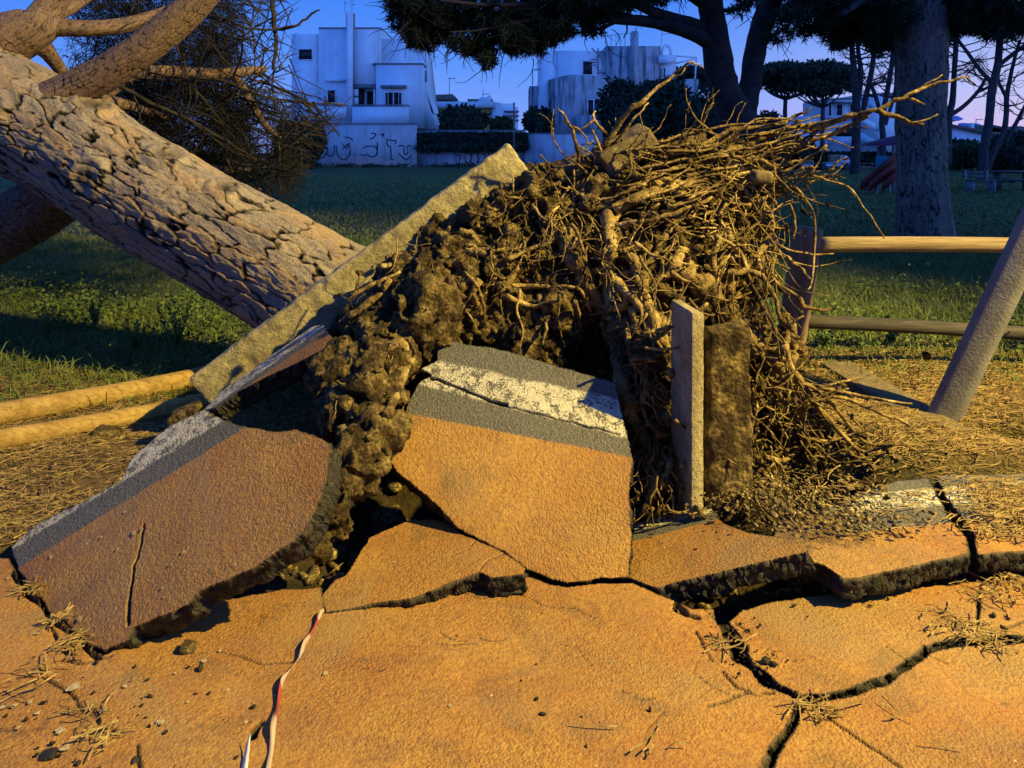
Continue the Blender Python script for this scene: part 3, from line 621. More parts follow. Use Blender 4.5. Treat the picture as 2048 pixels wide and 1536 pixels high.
# ---- soil held by the roots: blobs fused by a voxel remesh, then crumbled
BL = [(700, 835, 3.10, 48), (735, 880, 3.02, 45), (715, 935, 2.90, 42), (690, 990, 2.80, 42), (660, 1045, 2.68, 36), (640, 1085, 2.60, 26), (745, 800, 3.15, 55), (770, 860, 3.1, 40),
      (690, 760, 3.35, 55), (765, 745, 3.35, 60), (790, 680, 3.5, 65), (840, 640, 3.55, 70), (870, 580, 3.75, 75), (800, 610, 3.8, 60), (740, 665, 3.65, 50), (930, 540, 3.8, 75), (890, 490, 4.05, 60), (960, 460, 4.1, 65),
      (1010, 520, 3.85, 65), (1040, 440, 4.1, 70), (1060, 380, 4.2, 55), (1130, 385, 4.15, 65), (1110, 470, 3.95, 75), (1180, 360, 4.1, 50), (1210, 420, 4.0, 80), (1270, 370, 4.05, 70), (1340, 345, 4.05, 60),
      (1400, 330, 4.05, 50), (1470, 330, 4.05, 45), (1520, 365, 4.0, 45), (1510, 430, 3.95, 40), (1300, 440, 3.9, 85), (1380, 420, 3.9, 75), (1450, 410, 3.95, 60), (1180, 520, 3.8, 60), (1250, 520, 3.7, 65),
      (1330, 520, 3.75, 75), (1400, 510, 3.8, 65), (1300, 590, 3.62, 60), (1370, 590, 3.72, 60), (1430, 610, 3.7, 50), (1270, 650, 3.5, 42), (1290, 720, 3.4, 36), (1300, 790, 3.35, 30), (1310, 860, 3.3, 30), (1320, 930, 3.2, 30), (1320, 1000, 3.1, 26),
      (1490, 660, 3.65, 48), (1540, 710, 3.6, 46), (1560, 780, 3.55, 44), (1590, 830, 3.55, 40), (1540, 850, 3.5, 40), (1590, 890, 3.55, 42), (1520, 920, 3.45, 42), (1440, 700, 3.55, 40),
      (1080, 535, 3.78, 52), (1000, 560, 3.72, 48), (1140, 555, 3.74, 44), (940, 600, 3.66, 46), (1090, 356, 4.0, 34), (1062, 380, 3.97, 36), (1020, 622, 3.66, 52), (1120, 632, 3.66, 52), (945, 655, 3.62, 46), (1185, 650, 3.68, 42), (1075, 690, 3.62, 55), (1040, 585, 3.85, 45), (662, 722, 3.70, 32), (712, 670, 3.74, 34), (760, 625, 3.78, 36), (812, 580, 3.82, 36), (862, 535, 3.86, 36), (915, 488, 3.90, 38), (970, 445, 3.93, 38), (1028, 400, 3.96, 38), (1050, 560, 4.15, 110), (1100, 640, 4.1, 120), (1000, 640, 4.3, 100), (930, 680, 4.1, 90), (1180, 680, 4.2, 100), (860, 740, 3.7, 70), (840, 800, 3.5, 60), (1000, 760, 4.0, 110), (1120, 780, 3.95, 100), (1400, 760, 3.9, 80), (1390, 860, 3.7, 70), (1460, 560, 3.85, 50)]
mb = MB()
ico = None
import bmesh
bm = bmesh.new(); bmesh.ops.create_icosphere(bm, subdivisions=2, radius=1); ico = (np.array([v.co[:] for v in bm.verts]), [[v.index for v in f.verts] for f in bm.faces]); bm.free()
for x, y, Yd, r_ in BL:
    q = ico[0]*(r_*Yd/F)*np.array((1, .85, 1)); mb.add(P(x, y, Yd)+q, None, ico[1])
me = mb.mesh('root_ball'); tmp = bpy.data.objects.new('root_ball', me); COL.objects.link(tmp)
rm = tmp.modifiers.new('r', 'REMESH'); rm.mode = 'VOXEL'; rm.voxel_size = .013
dg = bpy.context.evaluated_depsgraph_get(); ev = bpy.data.meshes.new_from_object(tmp.evaluated_get(dg)); bpy.data.objects.remove(tmp)
n = len(ev.vertices); co = np.empty(n*3, np.float32); ev.vertices.foreach_get('co', co); co = co.reshape(-1, 3).astype(float)
nr = np.empty(n*3, np.float32); ev.vertex_normals.foreach_get('vector', nr); nr = nr.reshape(-1, 3)
x, y, z = co.T
ds = fbm(x*5, y*5, z*5, 4, 41)*.12+.055-np.abs(fbm(x*13, y*13, z*13, 4, 42))*.14-np.abs(fbm(x*40, y*40, z*40, 3, 43))*.035
co = co+nr*ds[:, None]-np.array(pine['_b'])
ev.vertices.foreach_set('co', co.astype(np.float32).ravel()); ev.update(); ev.shade_smooth(); ev.materials.clear(); ev.materials.append(M['soil'])
rb = bpy.data.objects.new('root_ball', ev); COL.objects.link(rb); rb.parent = pine
ri = np.random.default_rng(8).choice(n, 7500, replace=False); mb = MB(); rq = np.random.default_rng(9)
bm = bmesh.new(); bmesh.ops.create_icosphere(bm, subdivisions=1, radius=1); ico1 = (np.array([v.co[:] for v in bm.verts]), [[v.index for v in f.verts] for f in bm.faces]); bm.free()
for i_ in ri:
    A_ = rq.normal(size=(3, 3))*.4+np.eye(3); mb.add(ico1[0]@A_.T*min(.026, .002+rq.gamma(1.1, .004))+co[i_]+np.array(pine['_b']), None, ico1[1])
tag(mb.build('soil_crumbs', M['soil'], pine), kind='stuff')
BLa = np.array(BL, float)
def front(px, py):
    """distance of the face of the root ball behind a photo point"""
    d = np.hypot(BLa[:, 0]-px, BLa[:, 1]-py); w = np.exp(-(d/45)**2)+1e-9/(1+d)
    return float((w*(BLa[:, 2]-BLa[:, 3]*BLa[:, 2]/F*.75)).sum()/w.sum())-.045
t = NT('root_bark'); pos = t.geo()
c = t.ramp(t.math('ADD', t.math('MULTIPLY', t.noise(28, 6, pos, .65), .5), t.math('MULTIPLY', t.noise(4.5, 5, pos, .6), .5)), (.3, (.045, .028, .013)), (.43, (.075, .05, .021)), (.54, (.27, .19, .078)), (.66, (.60, .46, .20)))
M['root'] = t.done(c, .9, t.bump(t.noise(70, 5, pos), .012))
ROOTS = [  # photo points, start and end radius in photo pixels, how far in front of the soil
 ([(1130, 465), (1150, 520), (1185, 580), (1215, 640), (1235, 700), (1245, 760), (1262, 820), (1285, 870), (1302, 930), (1305, 985), (1288, 1030)], 21, 7, .02),
 ([(1215, 430), (1222, 500), (1213, 560), (1226, 620), (1232, 660)], 13, 8, .03), ([(1225, 640), (1242, 690), (1236, 740), (1255, 790), (1250, 830)], 10, 5, .05),
 ([(1365, 540), (1420, 590), (1470, 640), (1512, 690), (1552, 722), (1572, 770), (1600, 820), (1612, 865)], 26, 13, .02),
 ([(1565, 690), (1590, 745), (1620, 790), (1660, 840), (1700, 885), (1725, 910), (1745, 938)], 8, 3, .08), ([(1590, 760), (1640, 785), (1685, 835), (1722, 880), (1760, 890), (1790, 885), (1812, 868), (1830, 848)], 4, 2.5, .08),
 ([(1640, 790), (1700, 800), (1760, 828), (1800, 840), (1825, 856)], 4, 3, .06), ([(1600, 870), (1650, 882), (1700, 870), (1750, 858)], 4, 2.5, .08), ([(1640, 775), (1740, 795), (1822, 808)], 3, 2, .1), ([(1600, 765), (1650, 775), (1740, 795)], 4, 3, .05),
 ([(1400, 330), (1497, 287), (1558, 264), (1626, 252), (1699, 234), (1749, 220), (1790, 202), (1831, 182), (1890, 164), (1930, 155), (1948, 170)], 9, 1.6, .05), ([(1756, 222), (1775, 228), (1802, 234), (1822, 246), (1845, 250)], 6, 2.5, .05), ([(1810, 195), (1832, 203), (1850, 212)], 3.5, 2, .05),
 ([(1831, 182), (1860, 165), (1885, 150)], 2.5, 1.2, .05), ([(1822, 246), (1850, 240), (1876, 228)], 2.5, 1.2, .05), ([(1380, 300), (1450, 267), (1510, 255), (1567, 243), (1600, 230), (1623, 217)], 7, 2, .05), ([(1440, 330), (1529, 308), (1588, 296), (1620, 284), (1661, 272), (1702, 249), (1737, 229)], 7, 2.5, .06),
 ([(1702, 249), (1720, 255), (1738, 256)], 3, 1.5, .06), ([(1500, 370), (1550, 349), (1597, 328), (1652, 290)], 5, 2, .08), ([(1440, 360), (1520, 338), (1580, 325), (1605, 322)], 5, 2, .07), ([(1600, 330), (1620, 349), (1650, 357), (1700, 378), (1730, 420), (1758, 455), (1768, 478)], 3, 1.5, .1), ([(1595, 352), (1612, 346), (1640, 342)], 2, 1.3, .1),
 ([(1203, 303), (1232, 256), (1256, 225), (1293, 195), (1337, 156), (1371, 132), (1390, 127), (1407, 137)], 7, 1.0, .04), ([(1225, 290), (1244, 268), (1273, 232), (1298, 207)], 4, 1.5, .02), ([(1225, 275), (1195, 247), (1188, 239), (1171, 251), (1156, 264)], 4, 1.5, .04), ([(1205, 302), (1195, 283), (1183, 256)], 4, 2, .04), ([(1188, 239), (1186, 228), (1192, 222)], 2.5, 1.5, .04),
 ([(1280, 225), (1283, 248), (1290, 262)], 2, 1, .04), ([(1335, 157), (1360, 150), (1371, 132)], 2, 1.5, .04),
 ([(1222, 352), (1260, 347), (1290, 358), (1330, 374), (1372, 388)], 10, 7, .05), ([(1290, 355), (1350, 364), (1400, 376), (1440, 392)], 8, 6, .06), ([(1232, 422), (1270, 402), (1312, 385), (1325, 380)], 14, 9, .05), ([(1170, 396), (1200, 380), (1224, 350)], 4, 3, .06),
 ([(1230, 452), (1272, 446), (1312, 440), (1362, 422), (1425, 394)], 6, 4, .07), ([(1250, 410), (1230, 440), (1223, 470)], 6, 4, .05), ([(1520, 400), (1542, 440), (1536, 482), (1512, 512), (1492, 540)], 10, 4, .05), ([(1470, 300), (1530, 322), (1560, 353), (1575, 395), (1590, 440), (1590, 478)], 5, 2, .07),
 ([(1585, 365), (1610, 398), (1628, 430), (1630, 480), (1622, 560), (1618, 580)], 3, 1.5, .1), ([(1545, 470), (1560, 492), (1620, 507), (1668, 508)], 3, 1.5, .09), ([(1455, 548), (1500, 542), (1532, 560), (1550, 600), (1562, 640)], 7, 4, .09), ([(1430, 470), (1478, 500), (1500, 560), (1530, 620), (1548, 652)], 5, 3, .09),
 ([(1440, 480), (1425, 520), (1432, 560), (1428, 600)], 8, 4, .06), ([(1400, 370), (1450, 400), (1440, 440), (1470, 480)], 6, 3, .06), ([(1480, 360), (1500, 400), (1530, 440), (1545, 460)], 6, 3, .06), ([(1560, 640), (1572, 655), (1565, 690), (1530, 700), (1500, 690)], 7, 5, .06), ([(1580, 640), (1575, 660), (1590, 640), (1608, 630)], 3, 1.5, .08),
 ([(930, 498), (970, 512), (1030, 545), (1070, 568), (1102, 582)], 7, 5, .07), ([(1100, 578), (1140, 572), (1165, 585), (1182, 630), (1195, 682)], 4, 1.8, .09), ([(1102, 576), (1040, 570), (1002, 580), (986, 604), (980, 640), (974, 662), (992, 690)], 5, 2, .10), ([(995, 575), (1020, 560), (1028, 552)], 9, 9, .09), ([(760, 532), (850, 516), (930, 502), (1012, 498)], 6, 4, .06),
 ([(875, 528), (880, 600), (878, 640), (895, 658), (912, 676)], 4, 2, .09), ([(700, 592), (740, 570), (800, 545)], 5, 3, .06), ([(778, 555), (768, 600), (766, 650), (760, 700)], 7, 4, .06), ([(945, 470), (960, 490), (985, 515), (1000, 560)], 6, 4, .05), ([(920, 470), (935, 462), (950, 470)], 9, 6, .04), ([(850, 500), (835, 520), (810, 540)], 6, 3, .05),
 ([(1010, 520), (1060, 500), (1110, 480), (1128, 455)], 5, 3, .08), ([(1055, 500), (1058, 530), (1062, 560)], 4, 2, .08), ([(830, 660), (848, 625), (850, 600), (862, 580)], 17, 11, .05), ([(885, 610), (905, 595), (900, 560)], 17, 12, .05), ([(770, 700), (800, 690), (820, 712), (812, 740)], 14, 9, .05), ([(700, 640), (740, 600), (770, 590)], 9, 6, .05), ([(810, 740), (790, 790), (772, 830)], 12, 8, .06),
 ([(960, 560), (945, 590), (960, 620), (985, 640)], 8, 4, .05), ([(1265, 714), (1312, 720), (1370, 746), (1412, 772), (1466, 793)], 5, 3, .12), ([(1290, 697), (1342, 698), (1400, 690), (1418, 712), (1442, 720), (1476, 732)], 3, 1.5, .3), ([(1340, 742), (1362, 772), (1396, 786), (1426, 796)], 9, 7, .25), ([(1336, 656), (1372, 640), (1417, 604)], 5, 3, .2),
 ([(1288, 666), (1350, 654), (1386, 672), (1420, 732), (1446, 772)], 3, 1.5, .3), ([(1350, 840), (1402, 880), (1452, 915), (1486, 935)], 3, 1.5, .4), ([(1255, 660), (1262, 720), (1290, 760), (1284, 810), (1300, 850)], 6, 4, .06), ([(1330, 830), (1345, 870), (1340, 930), (1322, 970)], 9, 5, .06), ([(1355, 830), (1365, 870), (1372, 900), (1362, 930)], 7, 3, .2),
 ([(1310, 700), (1340, 740), (1358, 790), (1352, 840)], 7, 4, .1), ([(1530, 915), (1570, 920), (1590, 905), (1595, 895)], 6, 3, .06), ([(1640, 860), (1655, 900), (1640, 950), (1648, 990)], 4, 2, .06), ([(1500, 760), (1512, 800), (1508, 840), (1500, 880)], 4, 2, .08), ([(1530, 950), (1560, 970), (1580, 990)], 9, 6, .06),
 ([(960, 590), (968, 630), (958, 680)], 4, 1.5, .16), ([(1040, 580), (1032, 620), (1045, 660), (1038, 700)], 4, 1.5, .18), ([(1080, 590), (1092, 640), (1084, 690)], 6, 2, .16), ([(1120, 590), (1116, 640), (1130, 700)], 3, 1.2, .18), ([(1150, 600), (1160, 650), (1152, 710)], 5, 2, .16), ([(930, 620), (948, 650), (940, 690)], 3, 1, .15), ([(1010, 590), (1060, 612), (1120, 600)], 7, 4, .16), ([(1000, 600), (1008, 650), (1000, 695)], 2.5, 1, .18),
]
def px_tube(mb, pts, r0, r1, lift, n=8, wig=1.0, m=None, seed=0, Ys=None):
    p = np.asarray(pts, float); L = np.linalg.norm(np.diff(p, axis=0), axis=1).sum(); m = m or max(6, int(L/9))
    q = spline(p, m); k = np.arange(m)
    q = q+np.stack((vnoise(k*.55+seed*7.1, k*0+.5, 0, seed), vnoise(k*.55+seed*3.3, k*0+2.5, 0, seed+1)), 1)*wig*np.minimum(1.8+r0*.35, 5)
    if Ys is None:
        Ys = np.array([front(*a) for a in p]); Ys = np.interp(np.linspace(0, 1, m), np.linspace(0, 1, len(p)), Ys)-lift+vnoise(k*.3+seed, k*0+7, 0, 3)*.02
    w = np.stack((((q[:, 0]-1024)/F)*Ys, Ys, H-(q[:, 1]-HZ)/F*Ys), 1)
    rr = np.linspace(r0, r1, m)*Ys/F*(1+.22*vnoise(k*.9+seed*5, k*0+4, 0, 9))
    return mb.tube(w, rr, n, rough=.22)
for k, (pts, r0, r1, lift) in enumerate(ROOTS):
    mb = MB(); px_tube(mb, pts, r0, r1, lift, 9 if r0 > 6 else 6, seed=k); mb.build('root', M['root'], pine, True)
RT = np.random.default_rng(23)
for k in range(26):                                           # thick roots hanging matted down the middle and the far side
    x0 = RT.uniform(1180, 1580); y0 = RT.uniform(430, 640) if x0 < 1500 else RT.uniform(620, 760); a_ = RT.normal(1.45, .35); L_ = RT.uniform(110, 260)
    q_ = [(x0, y0)]
    for _ in range(7): a_ += RT.normal()*.22; q_.append((q_[-1][0]+math.cos(a_)*L_/7, q_[-1][1]+math.sin(a_)*L_/7))
    mb = MB(); r0 = RT.uniform(6, 13); px_tube(mb, q_, r0, r0*.3, RT.uniform(.0, .05), 8, 1.6, None, 300+k); mb.build('root', M['root'], pine, True)
# fine roots: far too many to count
mb = MB(); R_ = np.random.default_rng(11)
def wander(x, y, ang, L, n, turn):
    o = [(x, y)]; st = L/n
    for _ in range(n):
        ang += R_.normal()*turn; x += math.cos(ang)*st; y += math.sin(ang)*st; o.append((x, y))
    return o
PW = np.array([0 if i < 8 else .35 if b[0] < 1000 else 1. for i, b in enumerate(BL[:57])]); PW /= PW.sum()
for k in range(400):
    b = BL[int(R_.choice(57, p=PW))]; x = b[0]+R_.normal()*b[3]*.6; y = b[1]+R_.normal()*b[3]*.6
    if y < 420 and x > 1150: ang = R_.choice((R_.normal(-.25, .3), R_.normal(2.9, .3))); L = R_.uniform(60, 210)
    elif x > 1330 and y < 640: ang = R_.choice((R_.normal(1.2, .5), R_.normal(-.3, .5))); L = R_.uniform(50, 170)
    elif y > 640: ang = R_.normal(1.5, .5); L = R_.uniform(40, 140)
    else: ang = R_.normal(1.0, .9); L = R_.uniform(40, 150)
    r0 = min(6, R_.gamma(2., .85)+.8)
    wv = wander(x, y, ang, L, 7, .3); lf = R_.uniform(.01, .11)
    px_tube(mb, wv, r0, max(.6, r0*.25), lf, 5, 1.2, None, int(k))
    if r0 > 2:
        for j in (2, 4): px_tube(mb, wander(wv[j][0], wv[j][1], ang+R_.choice((-1, 1))*R_.uniform(.4, 1.1), L*.45, 5, .3), r0*.45, .6, lf, 4, 1.2, None, int(k)+j*1000)
for k in range(22):                                           # bundles running out to the upper right
    t0 = R_.uniform(0, 1); x = 1150+t0*300+R_.normal()*20; y = 395-t0*95+R_.normal()*22
    px_tube(mb, [(x, y), (x+90, y-22+R_.normal()*10), (x+180, y-45+R_.normal()*14), (x+260, y-58+R_.normal()*20)], R_.uniform(2, 5.5), R_.uniform(1, 2), R_.uniform(.03, .10), 5, 1, None, 600+k)
for k in range(60):                                           # hairs hanging on the far side
    x = R_.uniform(1440, 1555); y = R_.uniform(330, 560)
    px_tube(mb, wander(x, y, R_.normal(1.35, .45), R_.uniform(50, 190), 7, .22), R_.uniform(1, 2.2), .7, R_.uniform(.0, .15), 4, 1, None, 700+k)
for k in range(60):
    x = R_.uniform(1500, 1700); y = R_.uniform(760, 960)
    px_tube(mb, wander(x, y, R_.normal(.6, .7), R_.uniform(30, 110), 6, .25), R_.uniform(1, 3), .7, R_.uniform(.02, .12), 4, 1, None, 800+k)
cv = np.vstack(mb.v); cs_ = MB()
for i_ in R_.choice(len(cv), 2600, replace=False):
    A_ = R_.normal(size=(3, 3))*.4+np.eye(3); cs_.add(ico1[0]@A_.T*min(.02, .0025+R_.gamma(1.2, .0035))+cv[i_], None, ico1[1])
tag(cs_.build('clinging_soil', M['soil'], pine), kind='stuff')
tag(mb.build('fine_roots', M['root'], pine, True), kind='stuff')
# ---- crown of the fallen pine behind the trunk: bare twigs and hanging needles
t = NT('dead_twig'); M['twig'] = t.done(t.ramp(t.noise(7, 4, t.geo()), (.3, (.016, .013, .012)), (.6, (.036, .029, .025)), (.78, (.10, .083, .066))), .9)
def leafmat(name, a, b, c, sc=3.):
    t = NT(name); m = t.done(t.ramp(t.noise(sc, 5, t.geo()), (.3, a), (.5, b), (.72, c)), .75); return m
M['needle'] = leafmat('pine_needles', (.008, .012, .006), (.016, .024, .010), (.030, .040, .015))
M['needle_dry'] = leafmat('dry_needles', (.003, .003, .003), (.006, .006, .005), (.012, .011, .009))
def blades(mb, base, dirs, L, w, droop=.0, seed=0):
    """many needles or leaves at once: thin folded triangles (base n x 3, dirs n x 3)"""
    n = len(base); r = np.random.default_rng(seed)
    side = np.cross(dirs, r.normal(size=(n, 3))); side /= np.linalg.norm(side, axis=1)[:, None]+1e-9
    L = np.broadcast_to(L, (n,))[:, None]; w = np.broadcast_to(w, (n,))[:, None]
    tip = base+dirs*L-np.array((0, 0, 1.))*droop*L
    mid = base+dirs*L*.5+np.array((0, 0, 1.))*droop*L*.12
    v = np.stack((base-side*w*.5, base+side*w*.5, mid+side*w*.5, mid-side*w*.5, tip), 1).reshape(-1, 3)
    k = np.arange(n)[:, None]*5
    return mb.add(v, k+np.array((0, 1, 2, 3)), k+np.array((3, 2, 4)))
def rdir(r, n, up=0.0):
    d = r.normal(size=(n, 3)); d[:, 2] += up; return d/np.linalg.norm(d, axis=1)[:, None]
r4 = np.random.default_rng(21)
mb = MB(); tips = []
def crown_edge(px): return np.interp(px, [150, 250, 350, 450, 540, 600, 650, 720], [240, 330, 385, 400, 395, 350, 290, 150])
for k in range(760):
    px = 170+470*r4.random()**.75; lo = crown_edge(px); py = r4.uniform(-40, lo-20); Yd = r4.uniform(6.1, 8.8)
    ang = r4.choice((r4.normal(.45, .35), r4.normal(.9, .5), r4.normal(-.5, .5))); L = r4.uniform(50, 190)
    pts = wander(px, py, ang, L, 6, .16)
    pts = [(a, b) for a, b in pts if a < 725 and b < crown_edge(a)+25 and (b > 190 or a < 565+30*r4.normal())]
    if len(pts) < 3: continue
    p = spline(pts, 7); Y_ = Yd+np.linspace(0, r4.normal()*.4, 7)
    w = np.stack((((p[:, 0]-1024)/F)*Y_, Y_, H-(p[:, 1]-HZ)/F*Y_), 1)
    mb.tube(w, np.linspace(r4.uniform(.005, .012), .0022, 7), 4); tips += [w[-1], w[4], w[2], w[5]]
tag(mb.build('twigs', M['twig'], pine), kind='stuff')
BR = [((265, 152, 6.15, 3.5), (340, 159, 6.26, 3.5), (430, 156, 6.38, 3.2), (520, 190, 6.49, 3), (600, 204, 6.60, 2.4), (692, 208, 6.71, 1.6)), ((232, 170, 6.04, 4.5), (300, 205, 6.04, 4.2), (380, 242, 6.15, 4), (440, 275, 6.26, 3.4), (500, 312, 6.38, 2.6), (565, 362, 6.49, 1.5)),
      ((200, 245, 6.04, 5), (280, 266, 6.04, 4.5), (340, 302, 6.15, 4), (392, 332, 6.26, 3.5), (470, 372, 6.38, 2.5)), ((470, 150, 6.49, 2.5), (540, 170, 6.60, 2.2), (620, 210, 6.71, 2), (680, 270, 6.82, 1.4)), ((420, 165, 6.49, 2.5), (440, 215, 6.60, 2.2), (480, 265, 6.60, 2), (540, 330, 6.71, 1.4)),
      ((260, 160, 6.26, 2.2), (275, 215, 6.26, 2), (292, 290, 6.38, 1.4)), ((380, 0, 6.94, 3), (450, 40, 7.05, 3), (520, 60, 7.16, 2.5), (600, 50, 7.27, 2)), ((545, -20, 7.27, 5), (548, 40, 7.27, 4.5), (552, 90, 7.27, 4), (545, 140, 7.27, 3)), ((552, 60, 7.27, 3), (590, 52, 7.27, 2.5), (622, 28, 7.27, 2.5), (640, 20, 7.27, 1.5))]
for k, L in enumerate(BR):
    mb = MB(); q = np.array(L, float); px_tube(mb, q[:, :2], 1, 1, 0, 6, 1.2, 26, 40+k, np.interp(np.linspace(0, 1, 26), np.linspace(0, 1, len(q)), q[:, 2]))
    v = mb.v[0]; c_ = v[:26*6].reshape(26, 6, 3); ctr_ = c_.mean(1, keepdims=True); rad_ = np.interp(np.linspace(0, 1, 26), np.linspace(0, 1, len(q)), q[:, 3]*q[:, 2]/F)
    d_ = c_-ctr_; mb.v[0] = np.vstack(((ctr_+d_/(np.linalg.norm(d_, axis=2, keepdims=True)+1e-9)*rad_[:, None, None]).reshape(-1, 3), v[26*6:]))
    mb.build('branch', M['twig'], pine, True)
tips = np.array(tips); mb = MB()
tips = tips[(tips[:, 1] > 6.2)]
for k, tp_ in enumerate(tips):
    px = 1024+tp_[0]/tp_[1]*F; py = HZ-(tp_[2]-H)/tp_[1]*F
    if px > (470 if py < 190 else 600) and r4.random() < .93 or (px > 500 and r4.random() < .55): continue
    nn = int(r4.integers(14, 34)); d_ = rdir(r4, nn, -.35)
    blades(mb, tp_+r4.normal(size=(nn, 3))*.05, d_, r4.uniform(.07, .17, nn), .0035, .2, k)
for k in range(520):                                           # dense clumps deeper in the crown
    px = 150+400*r4.random(); py = r4.uniform(-60, crown_edge(px)-30); Yd = r4.uniform(6.9, 9.4)
    if py < 190 and px > 470: continue
    if py < 150 and fbm(np.array([px*.02]), np.array([py*.03]), 0, 3, 4)[0] > .02: continue
    if px > 470 and r4.random() < .6: continue
    nn = 46; d_ = rdir(r4, nn, -.2)
    blades(mb, P(px, py, Yd)+r4.normal(size=(nn, 3))*.10, d_, r4.uniform(.08, .2, nn), .007, .15, 5000+k)
tag(mb.build('needles', M['needle_dry'], pine), kind='stuff')

# ------------------------------------------------------------------ grass, weeds, straw, crumbs of soil
rg = np.random.default_rng(33)
def scatter(n, x0, x1, y0, y1, power=1.0):
    return rg.uniform(x0, x1, n), y0+(y1-y0)*rg.random(n)**power
def blade_grass(name, label, xs, ys, hts, wid, mat, lean=.5):
    mb = MB(); n = len(xs); a = rg.uniform(0, 2*np.pi, n); tl = rg.uniform(.1, lean, n)
    d_ = np.stack((np.cos(a)*tl, np.sin(a)*tl, np.ones(n)), 1); d_ /= np.linalg.norm(d_, axis=1)[:, None]
    blades(mb, np.stack((xs, ys, ground_z(xs, ys)-.005), 1), d_, hts, wid, .28, 3)
    return tag(mb.build(name, mat), label, None, None, 'stuff')
M['grass'] = leafmat('grass_blades', (.065, .10, .024), (.12, .165, .040), (.21, .23, .066), 2.2)
M['far_grass'] = leafmat('far_grass', (.11, .13, .04), (.17, .185, .055), (.24, .24, .075), .8)
xs, ys = scatter(220000, -9, 7, 4.3, 12.5, 1.45)
g0 = 5.05-.10*xs*(xs > 0)-.5*smooth(-.6, -1.6, xs)+.35*fbm(xs*1.5, ys*1.5, 0, 3, 12)
pch = .5+.5*fbm(xs*1.2, ys*1.2, 0, 3, 15)
k_ = (rg.random(len(xs)) < smooth(-.5, .55, ys-g0)*(.35+pch*.9)) & (pit_r(xs, ys) > 1.1)
xs, ys = xs[k_], ys[k_]; print('grass', len(xs))
ht = rg.gamma(5, .014, len(xs))*(.75+.8*(.5+.5*fbm(xs*.9, ys*.9, 0, 3, 17)))
blade_grass('grass', None, xs, ys, ht, .0055, M['grass'], 1.1)
xs, ys = scatter(90000, -14, 30, 11, 46, 1.6); k_ = np.abs(xs) < ys*.85
xs, ys = xs[k_], ys[k_]
blade_grass('grass', None, xs, ys, rg.uniform(.05, .13, len(xs))*(.6+.8*(.5+.5*fbm(xs*.35, ys*.35, 0, 3, 18))), .016+.0009*ys, M['far_grass'], .9)
# broad leaved ground weeds between the blades
xs, ys = scatter(46000, -6.5, 5.5, 4.6, 8.2, 1.2)
k_ = (rg.random(len(xs)) < smooth(-.1, .5, ys-5.25+.4*smooth(-.6, -1.6, xs)+.12*xs*(xs > 0)-.35*fbm(xs*1.5, ys*1.5, 0, 3, 12))*smooth(.42, .62, .5+.5*fbm(xs*1.9, ys*1.9, 0, 3, 19))*np.where(xs < 0, 1, .5)) & (pit_r(xs, ys) > 1.2)
xs, ys = xs[k_], ys[k_]; mb = MB(); n = len(xs); d_ = rg.normal(size=(n, 3)); d_[:, 2] = np.abs(d_[:, 2])*.6; d_ /= np.linalg.norm(d_, axis=1)[:, None]
blades(mb, np.stack((xs, ys, ground_z(xs, ys)+rg.gamma(2, .035, n)), 1), d_, rg.uniform(.02, .05, n), rg.uniform(.012, .026, n), .15, 5)
tag(mb.build('ground_weeds', leafmat('ground_weed_leaf', (.05, .085, .02), (.09, .14, .032), (.17, .21, .06), 5)), kind='stuff')
# dry pine straw: curved needles lying on the ground
def straw(name, xs, ys, zs, L, w, mat, lift=.012):
    n = len(xs); a = rg.normal(.1, .75, n)+(rg.random(n) < .3)*rg.uniform(0, 3, n); L = np.broadcast_to(L, (n,)); cv = rg.normal(0, .5, n)
    pts = []
    for f in (-.5, -.15, .2, .5):
        aa = a+cv*f; pts.append(np.stack((xs+np.cos(aa)*L*f, ys+np.sin(aa)*L*f, zs+rg.uniform(.001, lift, n)), 1))
    pts = np.stack(pts, 1); side = np.stack((-np.sin(a), np.cos(a), rg.normal(0, .5, n)), 1)*w/2
    up = np.zeros_like(side); up[:, 2] = w*.45
    v = np.concatenate([np.stack((pts[:, k]-side, pts[:, k]+side+up), 1) for k in range(4)], 1).reshape(-1, 3)
    k = np.arange(n)[:, None]*8
    q = np.concatenate([k+np.array((0, 1, 3, 2))+2*j for j in range(3)])
    mb = MB(); mb.add(v, q); return tag(mb.build(name, mat), None, None, None, 'stuff')
M['straw'] = leafmat('pine_straw', (.09, .055, .022), (.23, .155, .062), (.42, .31, .135), 30)
def bed(n, x0, x1, y0, y1, cond):
    x = rg.uniform(x0, x1, n); y = rg.uniform(y0, y1, n); k = cond(x, y); return x[k], y[k]
patch = lambda x, y, lo: (.5+.5*fbm(x*2.4, y*2.4, 0, 4, 61)) > lo*rg.random(len(x))
xa, ya = bed(34000, -3.6, -.9, 2.85, 5.7, lambda x, y: (y > edge_y(x)-.02) & (pit_r(x, y) > 1.05) & (rg.random(len(x)) < smooth(5.9, 4.3, y)) & patch(x, y, 1.0))
xb, yb = bed(42000, 1.0, 4.2, 3.2, 5.9, lambda x, y: (y > edge_y(x)+.03) & (pit_r(x, y) > 1.02) & (rg.random(len(x)) < smooth(6.0, 4.4, y)) & patch(x, y, 1.0))
x = np.concatenate((xa, xb)); y = np.concatenate((ya, yb))
straw('straw', x, y, ground_z(x, y), rg.uniform(.05, .14, len(x)), .0030, M['straw'], .022)
def rz(x, y): return .062-(.02*x-.03*y)*1.0+.004
def clump(px, py, n, sp, z=None):
    g = G(px, py, .06 if z is None else z); x = g[0]+rg.normal(size=n)*sp; y = g[1]+rg.normal(size=n)*sp*.8; return x, y
xs, ys, zs = [], [], []
